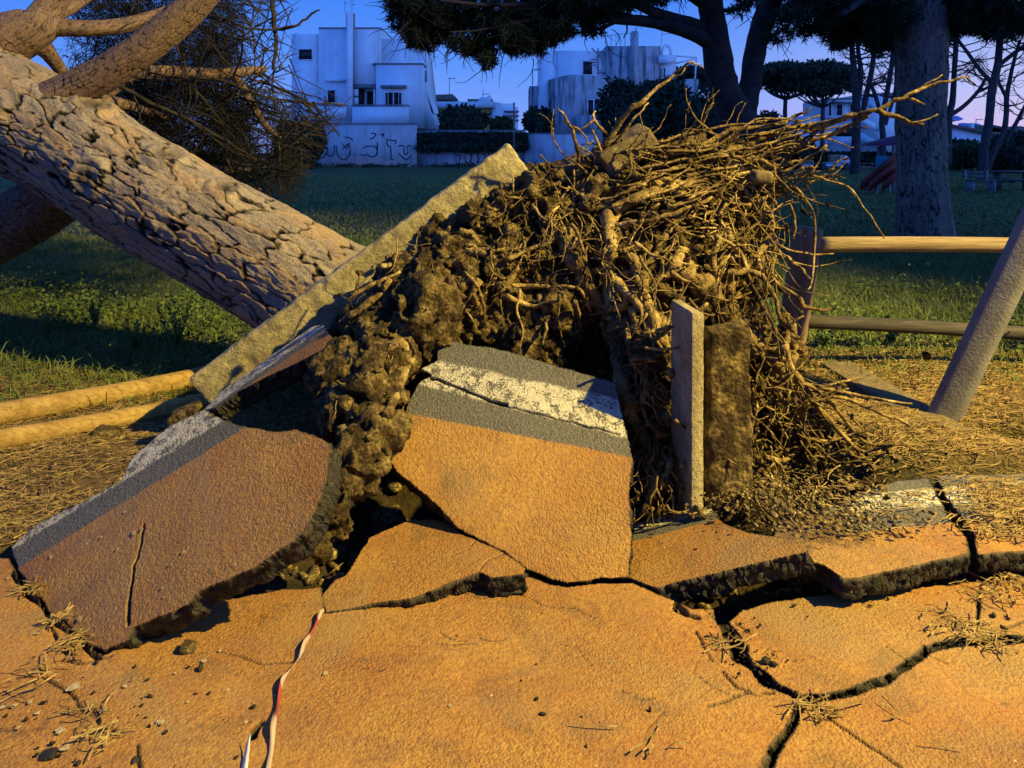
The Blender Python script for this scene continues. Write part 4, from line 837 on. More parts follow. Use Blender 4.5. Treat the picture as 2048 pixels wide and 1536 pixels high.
for px, py, n, sp, z in ((2030, 1015, 520, .11, .07), (2070, 1055, 300, .10, .07), (1990, 1075, 90, .08, .07), (1700, 1020, 90, .2, .06), (1975, 1190, 40, .045, .004), (1965, 1280, 60, .045, .004), (1640, 1420, 24, .03, .004), (1905, 1245, 26, .05, .004), (2030, 1170, 50, .05, .004),
                      (80, 1345, 14, .035, .004), (170, 1420, 12, .03, .004), (205, 1470, 22, .03, .004), (15, 1390, 12, .04, .004), (110, 1240, 22, .018, .006), (60, 1180, 22, .018, .006), (150, 1280, 22, .02, .006), (150, 1300, 12, .03, .004), (1450, 1290, 20, .03, .004), (1300, 1500, 5, .05, .004), (1820, 1450, 4, .06, .004), (270, 1230, 14, .04, .02)):
    x, y = clump(px, py, n, sp, z); xs.append(x); ys.append(y); zs.append(np.full(n, z+.003) if z < .05 else rz(x, y))
xs, ys, zs = map(np.concatenate, (xs, ys, zs))
straw('straw', xs, ys, zs, rg.uniform(.03, .12, len(xs)), .0032, M['straw'], .012)
# crumbs and small stones
def crumbs(name, xs, ys, zs, rr, mat):
    mb = MB(); base, fs = ico1
    n = len(xs)
    for k in range(n):
        A_ = rg.normal(size=(3, 3))*.35+np.eye(3); mb.add(base@A_.T*rr[k]*np.array((1, 1, .75))+np.array((xs[k], ys[k], zs[k]+rr[k]*.4)), None, fs)
    return tag(mb.build(name, mat), None, None, None, 'stuff')
bm = bmesh.new(); bmesh.ops.create_icosphere(bm, subdivisions=1, radius=1); ico1 = (np.array([v.co[:] for v in bm.verts]), [[v.index for v in f.verts] for f in bm.faces]); bm.free()
t = NT('gravel_crumbs'); M['crumb'] = t.done(t.ramp(t.noise(60, 3, t.geo()), (.3, (.03, .022, .013)), (.5, (.13, .095, .045)), (.62, (.30, .235, .12)), (.75, (.48, .40, .24))), .95, t.bump(t.noise(90, 4, t.geo()), .006))
xs, ys = [], []
for px, py, n, sp in ((1560, 1030, 1500, .16), (1660, 1050, 1100, .15), (1480, 1010, 500, .08), (1740, 1085, 200, .12), (1660, 1110, 160, .09)):
    x, y = clump(px, py, n, sp); xs.append(x); ys.append(y)
x, y = map(np.concatenate, (xs, ys)); m_ = (y > 2.66) & (x < 2.2); x, y = x[m_], y[m_]
crumbs('debris', x, y, np.maximum(rz(x, y), ground_z(x, y)), np.minimum(.0015+rg.gamma(1.1, .0024, len(x)), .020)-.001, M['crumb'])
x, y = bed(1500, -1.2, 2.0, 2.7, 4.4, lambda x, y: pit_r(x, y) < 1.15); crumbs('debris', x, y, ground_z(x, y), .004+rg.gamma(1.5, .009, len(x)), M['crumb'])
x, y = bed(420, -3.4, 4, 2.9, 5.0, lambda x, y: (y > edge_y(x)) & (pit_r(x, y) > 1)); crumbs('debris', x, y, ground_z(x, y), .003+rg.gamma(1.3, .005, len(x)), M['crumb'])
xs, ys = [], []
for px, py, n, sp in ((1500, 1330, 26, .04), (1460, 1260, 22, .04), (1545, 1310, 16, .06), (1880, 1210, 14, .09), (1700, 1180, 14, .12), (60, 1450, 26, .16), (200, 1460, 26, .16), (300, 1400, 16, .14), (900, 1330, 12, .4), (1250, 1300, 14, .3), (1400, 1215, 14, .05), (2000, 1250, 12, .06)):
    x, y = clump(px, py, n, sp, 0); xs.append(x); ys.append(y)
x, y = map(np.concatenate, (xs, ys)); m_ = y < 2.62; x, y = x[m_], y[m_]
crumbs('debris', x, y, np.full(len(x), .003), np.minimum(.0015+rg.gamma(1.5, .0018, len(x)), .010), plain('black_crumbs', (.012, .010, .008), (.05, .038, .025), 60))
# bird lime splashes and trodden pine seeds on the stained corner
mb = MB()
spots = [(268, 1070, .016), (285, 1062, .010), (204, 1078, .009), (102, 1118, .012), (236, 1102, .009), (368, 1108, .010), (343, 1132, .008), (326, 1180, .009), (216, 1262, .012), (250, 1028, .010), (410, 1060, .006), (524, 1046, .006), (330, 1198, .006), (367, 993, .006), (445, 970, .005), (470, 1133, .006), (152, 1147, .006), (145, 1378, .028), (205, 1425, .017), (120, 1465, .018), (130, 1500, .017), (322, 1448, .013), (250, 1376, .010), (408, 1325, .012), (60, 1408, .010), (28, 1415, .012), (5, 1418, .012), (75, 1430, .010), (130, 1430, .007), (35, 1460, .010), (315, 1447, .008), (375, 1408, .007), (160, 1242, .016), (15, 1160, .010), (75, 1270, .010), (350, 1350, .006), (440, 1305, .008), (650, 1350, .010), (900, 1415, .007), (1185, 1000, 0)]
for x_, y_, r_ in spots:
    if not r_: continue
    on1 = x_ < 640 and y_ < 1255 and y_ > 950 and x_ > 95
    g = ray_plane(x_, y_, *S1) if on1 else G(x_, y_); n = 22; th = np.linspace(0, 2*np.pi, n, endpoint=False)
    rr = r_*.8*(.75+.25*vnoise(np.arange(n)*.6, np.full(n, x_*1.), 0, 4))*(1+.35*(rg.random(n) < .12)); ca = .6
    ring = g+np.stack((np.cos(th)*rr, np.sin(th)*rr*1.1, np.full(n, .0060)), 1)
    if on1: ring = np.array([q-S1[1]*np.dot(q-S1[0], S1[1])+S1[1]*.0065 for q in ring])
    mb.add(np.vstack((ring, [ring.mean(0)+np.array((0, 0, .0015))])), None, [(k, (k+1) % n, n) for k in range(n)])
tag(mb.build('bird_droppings', plain('bird_lime', (.30, .24, .16), (.58, .50, .36), 90, .9)), None, None, None, 'stuff')
# leafy weeds by the trunk and along the right hand fence
M['weed'] = leafmat('weed_leaf', (.055, .095, .020), (.095, .15, .035), (.16, .22, .06), 6)
def weed(name, label, px, py, hgt, n_stem, seed, leaf=.03):
    r = np.random.default_rng(seed); b0 = G(px, py); b0[2] = float(ground_z(b0[0], b0[1]))
    root = thing(name, b0, label, 'weed', 'weeds in the grass'); st = MB(); lf = MB()
    for s_ in range(n_stem):
        a = r.uniform(0, 6.28); sp = r.uniform(.1, .5); h_ = hgt*r.uniform(.55, 1.1)
        p_ = np.array([b0+r.normal(size=3)*np.array((.03, .03, 0))*0+np.array((math.cos(a)*sp*h_*f**1.4, math.sin(a)*sp*h_*f**1.4, h_*f)) for f in np.linspace(0, 1, 7)])
        st.tube(p_, np.linspace(.003, .0014, 7), 5)
        for f in np.linspace(.25, 1, 9):
            q = b0+np.array((math.cos(a)*sp*h_*f**1.4, math.sin(a)*sp*h_*f**1.4, h_*f)); nn = 3; d_ = rdir(r, nn, .3); Ls = r.uniform(.6, 1.2, nn)*leaf
            for j in range(nn):
                sd = unit(np.cross(d_[j], (0, 0, 1)+r.normal(size=3)*.4)); L_ = Ls[j]
                lf.add([q, q+d_[j]*L_*.4+sd*L_*.30, q+d_[j]*L_, q+d_[j]*L_*.4-sd*L_*.30, q+d_[j]*L_*.45+np.array((0, 0, .12*L_))], None, [(0, 1, 4), (1, 2, 4), (2, 3, 4), (3, 0, 4)])
    st.build('stem', M['weed'], root); lf.build('leaves', M['weed'], root)
W = [('leafy_weed', 'tall leafy weed in front of the grey loose rail under the trunk', 355, 705, .34, 12, 1), ('leafy_weed', 'bushy weed with small round leaves between trunk and loose rails, beside the tallest one', 270, 712, .24, 12, 2), ('leafy_weed', 'low weed clump farthest along the loose rails from the kerb', 95, 690, .28, 12, 3),
     ('leafy_weed', 'spreading weed in the shade close under the toppled trunk', 190, 660, .28, 12, 4), ('leafy_weed', 'broad leafed weed at the foot of the leaning fence post', 1650, 712, .16, 9, 5), ('leafy_weed', 'low weed with broad leaves under the middle of the lower fence rail', 1780, 700, .14, 9, 6), ('leafy_weed', 'weed clump growing beyond the leaning pole under the fence', 2000, 690, .15, 9, 7)]
for a in W: weed(*a)
# pine cone
g = G(1846, 738); g[2] = float(ground_z(g[0], g[1]))+.03; mb = MB(); core = MB()
for k in range(90):
    f = k/90; a = k*2.4; z_ = f*.08-.03; r_ = .034*math.sin(math.pi*(.12+.85*f))+.004
    o_ = np.array((math.cos(a), math.sin(a), .35)); q = np.array((0, 0, z_)); sd = np.array((-math.sin(a), math.cos(a), 0))
    mb.add([q+o_*r_*.3-sd*.004, q+o_*r_*.3+sd*.004, q+o_*r_+sd*.007, q+o_*r_*1.15, q+o_*r_-sd*.007, q+o_*r_*.8+np.array((0, 0, .007))], None, [(0, 1, 5), (1, 2, 5), (2, 3, 5), (3, 4, 5), (4, 0, 5)])
mb.v = [v@np.array(Matrix.Rotation(R(75), 3, 'Y')).T+g for v in mb.v]
tag(mb.build('pine_cone', plain('cone_scales', (.05, .03, .016), (.30, .21, .12), 60)), 'open pine cone lying under the lower fence rail', 'pine cone')
# ------------------------------------------------------------------ houses beyond the park
def render_mat(name, base, dark, streak=.6, sc=1.):
    t = NT(name); pos = t.geo()
    c = t.mix(t.ramp(t.noise(.8*sc, 5, pos), (.4, 0.), (.7, .35)), base, dark)
    st = t.noise(1.0, 5, t.scale(pos, (1.5*sc, 1.5*sc, .12*sc)), .65)
    c = t.mix(t.ramp(st, (.48, 0.), (.66, streak)), c, dark)
    return t.done(c, .9, t.bump(t.noise(6, 4, pos), .01))
M['white'] = render_mat('white_render', (.80, .79, .77), (.50, .49, .48), .22)
M['stained'] = render_mat('stained_render', (.44, .43, .42), (.07, .07, .075), .95, 1.4)
M['oldwall'] = render_mat('peeling_wall', (.58, .53, .52), (.26, .235, .23), .55, 1.6)
M['ochre'] = render_mat('ochre_render', (.62, .36, .12), (.40, .24, .09), .3)
M['dark'] = plain('dark_opening', (.010, .011, .013), (.022, .023, .026), 3, .4)
M['frame'] = plain('white_frame', (.66, .66, .66), (.74, .74, .73), 5, .6)
M['shade'] = plain('awning_concrete', (.14, .13, .13), (.20, .19, .19), 3)
M['metal'] = plain('grey_metal', (.16, .16, .17), (.26, .26, .27), 5, .5)
M['rooftile'] = plain('roof_tile', (.13, .09, .075), (.19, .13, .10), 6)
class Bld:
    """building whose front faces are given in photo pixels at a distance Y"""
    def __init__(s, name, label, cat, Y, base):
        b = P(*base, Y); b[2] = 0; s.Y = Y; s.r = thing(name, b, label, cat)
    def w(s, x0, x1, y0, y1, mat, dep=6., off=0., name='wall', to=None, parent=None):
        a = P(x0, y1, s.Y-off); b = P(x1, y0, s.Y-off); mb = MB(); mb.box(a[0], b[0], s.Y-off, s.Y-off+dep, min(a[2], b[2]) if to is None else to, b[2])
        return mb.build(name, mat, parent or s.r)
    def poly(s, pts, mat, dep=6., off=0., name='wall'):
        f = np.array([P(x, y, s.Y-off) for x, y in pts]); bk = f+np.array((0, dep, 0)); n = len(f); mb = MB()
        v = np.vstack((f, bk, [f.mean(0)], [bk.mean(0)]))
        mb.add(v, [(k, k+n, (k+1) % n+n, (k+1) % n) for k in range(n)], [(k, (k+1) % n, 2*n) for k in range(n)]+[((k+1) % n+n, k+n, 2*n+1) for k in range(n)])
        return mb.build(name, mat, s.r)
    def win(s, x0, x1, y0, y1, off, parts=1, name='window', fr=1.6):
        f = MB(); a = P(x0-fr, y1+fr, s.Y-off); b = P(x1+fr, y0-fr, s.Y-off); d = .09
        t_ = fr*s.Y/F; y = s.Y-off
        f.box(a[0], b[0], y-d, y, a[2], a[2]+t_).box(a[0], b[0], y-d, y, b[2]-t_, b[2]).box(a[0], a[0]+t_, y-d, y, a[2]+t_, b[2]-t_).box(b[0]-t_, b[0], y-d, y, a[2]+t_, b[2]-t_)
        for k in range(1, parts):
            c = a[0]+(b[0]-a[0])*k/parts; f.box(c-t_*.6, c+t_*.6, y-d*.9, y, a[2]+t_, b[2]-t_)
        o = f.build(name, M['frame'], s.r)
        g = MB(); g.box(a[0]+t_, b[0]-t_, y-.03, y-.004, a[2]+t_, b[2]-t_); g.build('pane', M['dark'], o)
    def rod(s, pts, r, mat='metal', name='rail', off=0.):
        mb = MB()
        for p_ in pts: mb.tube([P(x, y, s.Y-off) for x, y in p_], r, 6)
        return mb.build(name, M[mat], s.r)
h = Bld('house', 'white cubic two storey house with a square chimney pillar rising past its flat roof', 'house', 74, (720, 250))
h.w(583, 637, 68, 300, M['white'], 7, 0); h.w(637, 762, 57, 300, M['white'], 9, .4); h.w(762, 836, 78, 300, M['white'], 8, .2)
h.poly([(836, 78), (846, 96), (852, 150), (857, 195), (862, 222), (870, 232), (872, 258), (836, 258)], M['white'], 8, .15)
h.w(752, 845, 128, 256, M['white'], 3, 2.4, 'bay'); h.w(693, 704, 24, 240, M['white'], .6, 2.6, 'chimney'); h.w(704, 752, 60, 170, M['white'], 1.6, 1.9, 'upper_floor')
h.w(704, 752, 168, 176, M['shade'], 1.2, 2.1, 'lintel'); h.w(704, 818, 213, 248, M['white'], .2, 3.4, 'balcony'); h.w(638, 693, 212, 236, M['white'], .2, 2.8, 'balcony')
h.w(704, 819, 210.6, 213, M['shade'], .3, 3.45, 'coping'); h.w(638, 693, 209.6, 212, M['shade'], .3, 2.85, 'coping')
h.w(761, 811, 170, 176, M['shade'], .8, 3.25, 'awning'); h.w(649, 690, 158.5, 162.5, M['white'], .7, 1.1, 'ledge'); h.w(745, 846, 126, 129, M['shade'], 3.2, 2.5, 'coping'); h.w(637, 762, 54.5, 57.2, M['shade'], 9.2, .5, 'coping')
h.win(598, 624, 99, 119, .02, 1); h.win(734, 747, 183, 213, .42, 1, 'door'); h.win(776, 798, 185, 214, 2.42, 2); h.win(656, 670, 181, 205, .42, 1); h.w(706, 727, 176, 212, M['dark'], .7, 1.0, 'cabinet')
h.w(846, 853, 141, 163, M['shade'], .3, .4, 'vent'); h.w(725, 734, 55, 61, M['rooftile'], 1., -2, 'vent')
mb = MB(); c = P(701, 46, 73); mb.tube([c-np.array((0, 0, .9)), c+np.array((0, 0, .9))], .45, 16); mb.build('water_tank', M['metal'], h.r)
h.rod([[(690, 25), (690, 2)], [(704, 25), (704, 4)], [(688, 6), (697, 6)], [(700, 9), (712, 9)], [(699, 2), (710, 2)]], .03, name='aerial')
h.rod([[(640, 60), (640, 212)], [(759, 80), (759, 128)], [(748, 178), (748, 211)], [(843, 130), (843, 250)]], .05, 'frame', 'drain_pipe', 2.9); h.rod([[(706, 209), (818, 209)]], .03, 'metal', 'handrail', 3.5)
h.w(707, 716, 178, 192, M['frame'], .3, 2.0, 'air_conditioner'); h.w(707, 716, 195, 209, M['frame'], .3, 2.0, 'air_conditioner'); h.win(771, 776, 186, 214, 2.6, 1, 'shutter', .8); h.win(798, 803, 186, 214, 2.6, 1, 'shutter', .8)
h = Bld('low_building', 'low ochre building with a white flat roof behind the round dark bush', 'building', 105, (930, 250))
h.w(868, 985, 215, 290, M['ochre'], 8, 0); h.w(855, 990, 203, 215, M['white'], 10, 1.2, 'roof'); h.w(984, 1002, 205, 290, M['white'], 8, .2); h.poly([(857, 190), (905, 188), (912, 196), (906, 199), (857, 200)], M['rooftile'], 6, -2, 'roof')
h.rod([[(899, 190), (899, 155)], [(897, 157), (911, 157)], [(966, 196), (966, 178)], [(964, 188), (980, 188)]], .05, name='aerial'); h.poly([(955, 203), (960, 195), (968, 194), (977, 198), (981, 203)], M['white'], 3, -4, 'chimney')
h.rod([[(975, 203), (975, 196), (978, 193), (981, 196), (981, 203)]], .25, 'white', 'arch', -3)
h = Bld('apartment_block', 'pale distant apartment block with stepped balconies between the two villas', 'building', 150, (1010, 250))
h.w(930, 1030, 207, 290, M['white'], 12, 0); h.w(1000, 1036, 214, 290, M['white'], 9, 2); h.w(935, 985, 198, 207, M['rooftile'], 8, -2, 'roof')
for y in (221, 230, 239): h.w(1008, 1038, y, y+3, M['shade'], 1.6, 3.6, 'balcony')
h = Bld('house', 'rain stained grey villa with an outside spiral stair and a roof arch', 'house', 80, (1200, 260))
h.poly([(1083, 104), (1118, 100), (1118, 290), (1072, 290)], M['white'], 8, .2); h.w(1116, 1212, 101, 290, M['white'], 8, .6); h.w(1059, 1083, 172, 290, M['stained'], 6, -1)
h.poly([(1097, 160), (1122, 153), (1140, 149), (1219, 153), (1219, 290), (1097, 290)], M['stained'], 3.2, 2.6, 'annexe'); h.w(1212, 1321, 92, 290, M['stained'], 8, 1.2); h.w(1264, 1277, 62, 200, M['stained'], .6, 1.9, 'chimney')
h.w(1320, 1352, 112, 165, M['white'], 6, .6); h.w(1317, 1353, 110, 126, M['white'], .25, 1.5, 'parapet'); h.w(1334, 1397, 158, 290, M['stained'], 6, .9); h.w(1153, 1194, 230, 268, M['stained'], .2, 3.6, 'balcony')
h.win(1176, 1199, 200, 230, 2.62, 2, 'door'); h.win(1166, 1184, 123, 149, .62, 1, 'door'); h.win(1319, 1323, 137, 155, .62, 1); h.win(1327, 1330, 137, 155, .62, 1); h.w(1098, 1101, 202, 230, M['dark'], .1, 2.65, 'window'); h.w(1061, 1064, 210, 222, M['dark'], .1, -.95, 'window')
th = np.linspace(math.pi, 0, 14); h.rod([[(1333+9.5*math.cos(a), 110-19*math.sin(a)) for a in th]], .16, 'white', 'arch', .5)
h.rod([[(1352, 112), (1393, 115)], [(1393, 114), (1390, 158)], [(1352, 127), (1390, 117)]], .09, 'white', 'pergola', .4); h.rod([[(1065, 140), (1065, 170)], [(1065, 140), (1082, 138)]], .06, 'metal', 'pergola', -.5)
h.rod([[(1211, 92), (1211, 72)], [(1211, 72), (1262, 66)], [(1261, 68), (1261, 92)]]+[[(x, 92), (x, 70)] for x in (1222, 1232, 1240, 1250)], .035, 'metal', 'roof_railing', 1); h.rod([[(1322, 92), (1324, 62)], [(1323, 69), (1342, 67)]], .03, 'metal', 'aerial', 1)
for k in range(9):
    a = k*.75; c = P(1196, 146-k*5.2, 79.2); mb = MB(); e1 = np.array((math.cos(a), math.sin(a)*.5, 0)); e2 = np.array((math.cos(a+.6), math.sin(a+.6)*.5, 0))
    mb.hull8([c, c+e1*1.0, c+e2*1.0, c+e2*.05+np.array((0, .01, 0))], [c+np.array((0, 0, .07)), c+e1*1.0+np.array((0, 0, .07)), c+e2*1.0+np.array((0, 0, .07)), c+np.array((0, .01, .07))+e2*.05]); mb.build('stair_step', M['metal'], h.r)
h.rod([[(1183, 96), (1194, 106), (1203, 117), (1206, 130)], [(1196, 96), (1196, 150)]], .07, 'shade', 'stair_rail', 2)
h = Bld('house', 'pale villa with an outside zigzag stair, seen behind the thin pine stems', 'house', 88, (1700, 310))
h.w(1652, 1745, 199, 325, M['white'], 7, 0); h.w(1732, 1796, 187, 325, M['white'], 8, .6); h.poly([(1590, 246), (1604, 232), (1655, 232), (1655, 325), (1590, 325)], M['white'], 6, .8)
h.win(1673, 1684, 209, 231, .02); h.win(1700, 1711, 209, 231, .02); h.win(1657, 1662, 207, 231, .02); h.w(1668, 1716, 203, 207, M['shade'], .8, .9, 'awning'); h.w(1648, 1738, 231, 237, M['white'], 1.4, 1.5, 'balcony'); h.w(1670, 1708, 273, 290, M['white'], .2, 2.2, 'balcony')
h.w(1672, 1706, 256, 273, M['dark'], .1, .1, 'window'); h.w(1620, 1627, 258, 276, M['dark'], .1, .9, 'window'); h.w(1640, 1645, 258, 276, M['dark'], .1, .9, 'window')
for x0, y0, x1, y1 in ((1718, 262, 1760, 298), (1716, 226, 1752, 260)):
    h.poly([(x0, y0), (x1, y1-12), (x1, y1+2), (x0, y0+14)], M['white'], .25, 3.0, 'stair_parapet')
h.w(1752, 1772, 248, 262, M['white'], .2, 2.8, 'stair_landing'); h.w(1656, 1745, 196.5, 199, M['shade'], 7.2, .1, 'coping'); h.w(1765, 1795, 185, 191, M['shade'], 2, .8, 'coping')
h = Bld('house', 'long low house with a shallow pitched roof beyond the bushes', 'house', 75, (1950, 290))
h.poly([(1888, 250), (1893, 250), (1998, 272), (1998, 320), (1888, 320)], M['white'], 8, 0); h.poly([(1886, 244), (1893, 246), (2008, 268), (2008, 273), (1893, 251), (1886, 250)], M['rooftile'], 9, .8, 'roof'); h.w(1943, 1948, 246, 262, M['white'], .8, -3, 'chimney'); h.rod([[(1952, 250), (1952, 238)], [(1952, 239), (1966, 239)]], .04, name='aerial', off=-3)
h = Bld('house', 'dark roofed house farther off, just topping the hedge beside the thin pines', 'house', 110, (2020, 290))
h.poly([(1950, 262), (1985, 252), (2060, 270), (2060, 320), (1950, 320)], M['white'], 8, 0); h.poly([(1944, 262), (1985, 249), (2090, 272), (2090, 276), (1985, 255), (1946, 265)], M['rooftile'], 10, .8, 'roof')
h.poly([(2010, 262), (2040, 252), (2100, 262), (2100, 275), (2010, 275)], M['rooftile'], 8, -4, 'roof')

# ------------------------------------------------------------------ park wall with graffiti
def wall(name, label, x0, x1, y0, Yd, th, mat, strokes=()):
    a = P(x0, 340, Yd); b = P(x1, y0, Yd); base = np.array(((a[0]+b[0])/2, Yd, 0)); r = thing(name, base, label, 'wall')
    mb = MB(); mb.box(a[0], b[0], Yd, Yd+th, -.2, b[2]); mb.build('masonry', mat, r); mb = MB(); mb.box(a[0]-.02, b[0]+.02, Yd-.06, Yd+th+.06, b[2]+.003, b[2]+.10); mb.build('coping', M['shade'], r)
    for st in strokes:
        mb = MB(); q = spline(np.array(st, float), 18)
        w = np.array([P(x, y, Yd-.012) for x, y in q]); w = w[w[:, 2] > .0]
        if len(w) > 2: mb.tube(w, .044+.018*np.sin(np.linspace(0, 3, len(w))), 6, flat=1); mb.v = [v*np.array((1, .08, 1))+np.array((0, (Yd-.012)*.92, 0)) for v in mb.v]; mb.build('graffiti', M['paint'], r)
M['paint'] = plain('spray_paint', (.018, .017, .022), (.05, .048, .06), 4)
GR = [[(640, 316), (648, 314), (654, 302), (655, 292)], [(655, 292), (654, 306), (660, 312), (668, 306), (668, 290)], [(672, 290), (674, 306), (682, 318), (692, 318), (699, 310), (700, 296), (694, 288), (684, 300)], [(684, 286), (692, 296), (700, 285)],
      [(720, 308), (728, 311), (735, 309), (742, 314), (750, 312), (754, 304), (752, 294), (742, 292), (732, 293), (724, 297)], [(755, 284), (755, 294), (754, 310)], [(774, 278), (775, 290), (781, 293)], [(774, 279), (784, 281), (792, 281), (790, 288)], [(781, 293), (782, 306), (782, 318), (787, 319)], [(797, 291), (800, 292), (808, 292), (808, 304), (812, 309), (816, 304), (815, 292), (822, 292)], [(797, 306), (806, 315), (814, 319), (822, 310)], [(741, 266), (752, 268), (746, 276), (738, 278)], [(760, 270), (768, 268), (764, 274)], [(688, 274), (700, 276), (706, 282)]]
wall('park_wall', 'tall peeling boundary wall sprayed with looping black graffiti under the white house', 560, 833, 249, 66, .35, M['oldwall'], GR)
GR2 = [[(905, 308), (914, 310), (920, 313), (917, 328)], [(912, 312), (913, 326), (922, 330), (930, 328)], [(930, 312), (931, 322), (937, 327), (942, 318)], [(944, 308), (942, 324), (950, 328)], [(952, 306), (958, 316), (953, 326), (962, 322)], [(962, 310), (970, 308), (968, 326)], [(975, 304), (984, 318), (990, 330)], [(985, 304), (984, 320)], [(994, 306), (1000, 310), (992, 316)], [(800, 0), (800, 0), (800, 0)]]
wall('park_wall', 'lower stretch of park wall beneath the clipped hedge, smaller graffiti letters', 833, 1050, 262, 67, .35, M['oldwall'], GR2[:-1])
wall('park_wall', 'violet grey stretch of park wall in front of the stained villa', 1050, 1196, 268, 66.5, .35, M['oldwall'])
wall('garden_wall', 'low white garden wall topped by a dark wavy hedge behind the truck', 1590, 1790, 318, 62, .3, M['white'])
wall('garden_wall', 'low white garden wall under the bushes beyond the picnic bench', 1790, 2140, 322, 58, .3, M['white'], [[(1895+k*11, 342+(k % 2)*3), (1899+k*11, 337), (1903+k*11, 345)] for k in range(6)])

# unseen block added behind the viewer to shut off the low sky on that side
tr = thing('sky_blocker', (0, -13, 0), 'long dark unseen block added behind the viewer to shut off low sky light', 'house')
mb = MB(); mb.box(-34, 34, -19, -13, -.2, 9.5); mb.build('wall', M['shade'], tr); mb = MB(); mb.box(-34.3, 34.3, -19.3, -12.7, 9.504, 9.8); mb.build('roof', M['rooftile'], tr)
# ------------------------------------------------------------------ hedges and bushes
M['bush'] = leafmat('bush_leaves', (.008, .016, .009), (.016, .032, .015), (.034, .056, .024), 1.2)
M['bush2'] = leafmat('olive_bush_leaves', (.022, .034, .014), (.04, .056, .02), (.075, .09, .036), 1.2)
rb_ = np.random.default_rng(55)
def leaves(mb, c, rad, n, size, seed, box=False, shell=.55):
    r = np.random.default_rng(seed); d = r.normal(size=(n, 3)); d /= np.linalg.norm(d, axis=1)[:, None]
    if box: p = r.uniform(-1, 1, (n, 3)); m = np.argmax(np.abs(p), 1); k = r.random(n) < .75; p[k, m[k]] = np.sign(p[k, m[k]])*r.uniform(.85, 1.03, k.sum())
    else: p = d*(shell+(1-shell)*r.random(n)**.6)[:, None]; p *= (1+.28*fbm(d[:, 0]*2.2+seed, d[:, 1]*2.2, d[:, 2]*2.2, 3, 3))[:, None]
    blades(mb, np.asarray(c)+p*np.asarray(rad), rdir(r, n, .15), r.uniform(.7, 1.3, n)*size, size*.55, .1, seed)
    return mb
def bush(name, label, px, py0, py1, wpx, Yd, mat='bush', n=2600, size=None, lumps=4):
    s_ = Yd/F; zt = P(px, py0, Yd)[2]; zb = max(0., P(px, py1, Yd)[2]); cx = P(px, py1, Yd)[0]
    r = thing(name, (cx, Yd, zb), label, 'bush'); mb = MB(); sd = int(px*7+py0); q = np.random.default_rng(sd)
    hgt = zt-zb; wd = wpx*s_/2; size = size or .0065*Yd
    leaves(mb, (cx, Yd, zb+hgt*.45), (wd*.85, wd*.7, hgt*.52), n, size, sd)
    for k in range(lumps): leaves(mb, (cx+q.uniform(-.55, .55)*wd, Yd+q.uniform(-.4, .2)*wd, zb+hgt*q.uniform(.35, .72)), (wd*.45, wd*.4, hgt*.3), n//4, size, sd+k+1)
    st = MB()
    for k in range(4): st.tube([(cx+(k-1.5)*wd*.06, Yd, zb-.1), (cx+(k-1.5)*wd*.25, Yd, zb+hgt*.5)], (.05, .02), 5)
    st.build('stem', M['twig'], r); mb.build('leaves', M[mat], r)
bush('round_bush', 'big rounded dark bush above the clipped hedge, before the ochre building', 926, 212, 272, 116, 69, n=3400); bush('bush', 'pale greyish bush beside the thin utility post', 1006, 235, 276, 46, 70, 'bush2', 1500)
bush('bush', 'dark bush low against the edge of the stained villa', 1078, 216, 268, 66, 70, n=1700); bush('tall_shrub', 'broad black green shrub hiding the lower floors of the stained villa', 1290, 150, 345, 200, 40, n=6500, lumps=7); bush('tall_shrub', 'dark shrub filling the gap behind the forked pine stem', 1408, 178, 345, 150, 38, n=4500, lumps=6)
bush('bush', 'dark bushes at the foot of the pale villa by the parked truck', 1570, 268, 340, 120, 60, n=2600); bush('bush', 'loose airy shrub rising between the forked pine and the umbrella pine', 1535, 215, 300, 76, 62, n=700, lumps=2)
bush('bush', 'olive bush lit faintly beside the big pine trunk', 1925, 278, 332, 100, 54, 'bush2', 2600); bush('bush', 'large dark shrub beyond the thin double pine stems', 2040, 262, 348, 170, 50, n=4200, lumps=6); bush('bush', 'dark conifer hedge clump under the fallen crown, before the park wall', 600, 235, 335, 120, 60, n=3200)
def hedge(name, label, x0, x1, y0, y1, Yd, th, n, wavy=0.):
    a, b = P(x0, y1, Yd), P(x1, y0, Yd); r = tag(MB().box(a[0]+.1, b[0]-.1, Yd+.2, Yd+th-.2, a[2]+.2, b[2]-.2).build(name, M['bush']), label, 'hedge')
    mb = MB(); leaves(mb, ((a[0]+b[0])/2, Yd+th/2, (a[2]+b[2])/2), ((b[0]-a[0])/2, th/2, (b[2]-a[2])/2), n, .26, int(x0), True)
    if wavy:
        for k in range(14):
            c = P(x0+(x1-x0)*(k+.5)/14, y1+wavy*math.sin(k*1.3), Yd); leaves(mb, c, (.7, th*.45, .45), 160, .24, k+int(x0))
    mb.build('leaves', M['bush'], r)
hedge('clipped_hedge', 'long black green clipped hedge hanging over the park wall', 836, 1052, 266, 295, 66, .9, 5200, 1.5); hedge('clipped_hedge', 'dark wavy hedge spilling over the white garden wall by the truck', 1592, 1790, 306, 321, 61.2, 1.0, 3000, 3.)
hedge('clipped_hedge', 'dark hedge spilling over the white wall behind the picnic bench', 1890, 2140, 312, 326, 57.2, .9, 2600, 3.)
mb = MB()
for k in range(60):
    x = rb_.uniform(560, 1190); g = P(x, 0, 65.2+rb_.uniform(-.6, .4)); leaves(mb, (g[0], g[1], rb_.uniform(.0, .12)), (rb_.uniform(.5, 1.4), .5, rb_.uniform(.15, .4)), 60, .2, 900+k)
tag(mb.build('undergrowth', M['bush2']), kind='stuff')

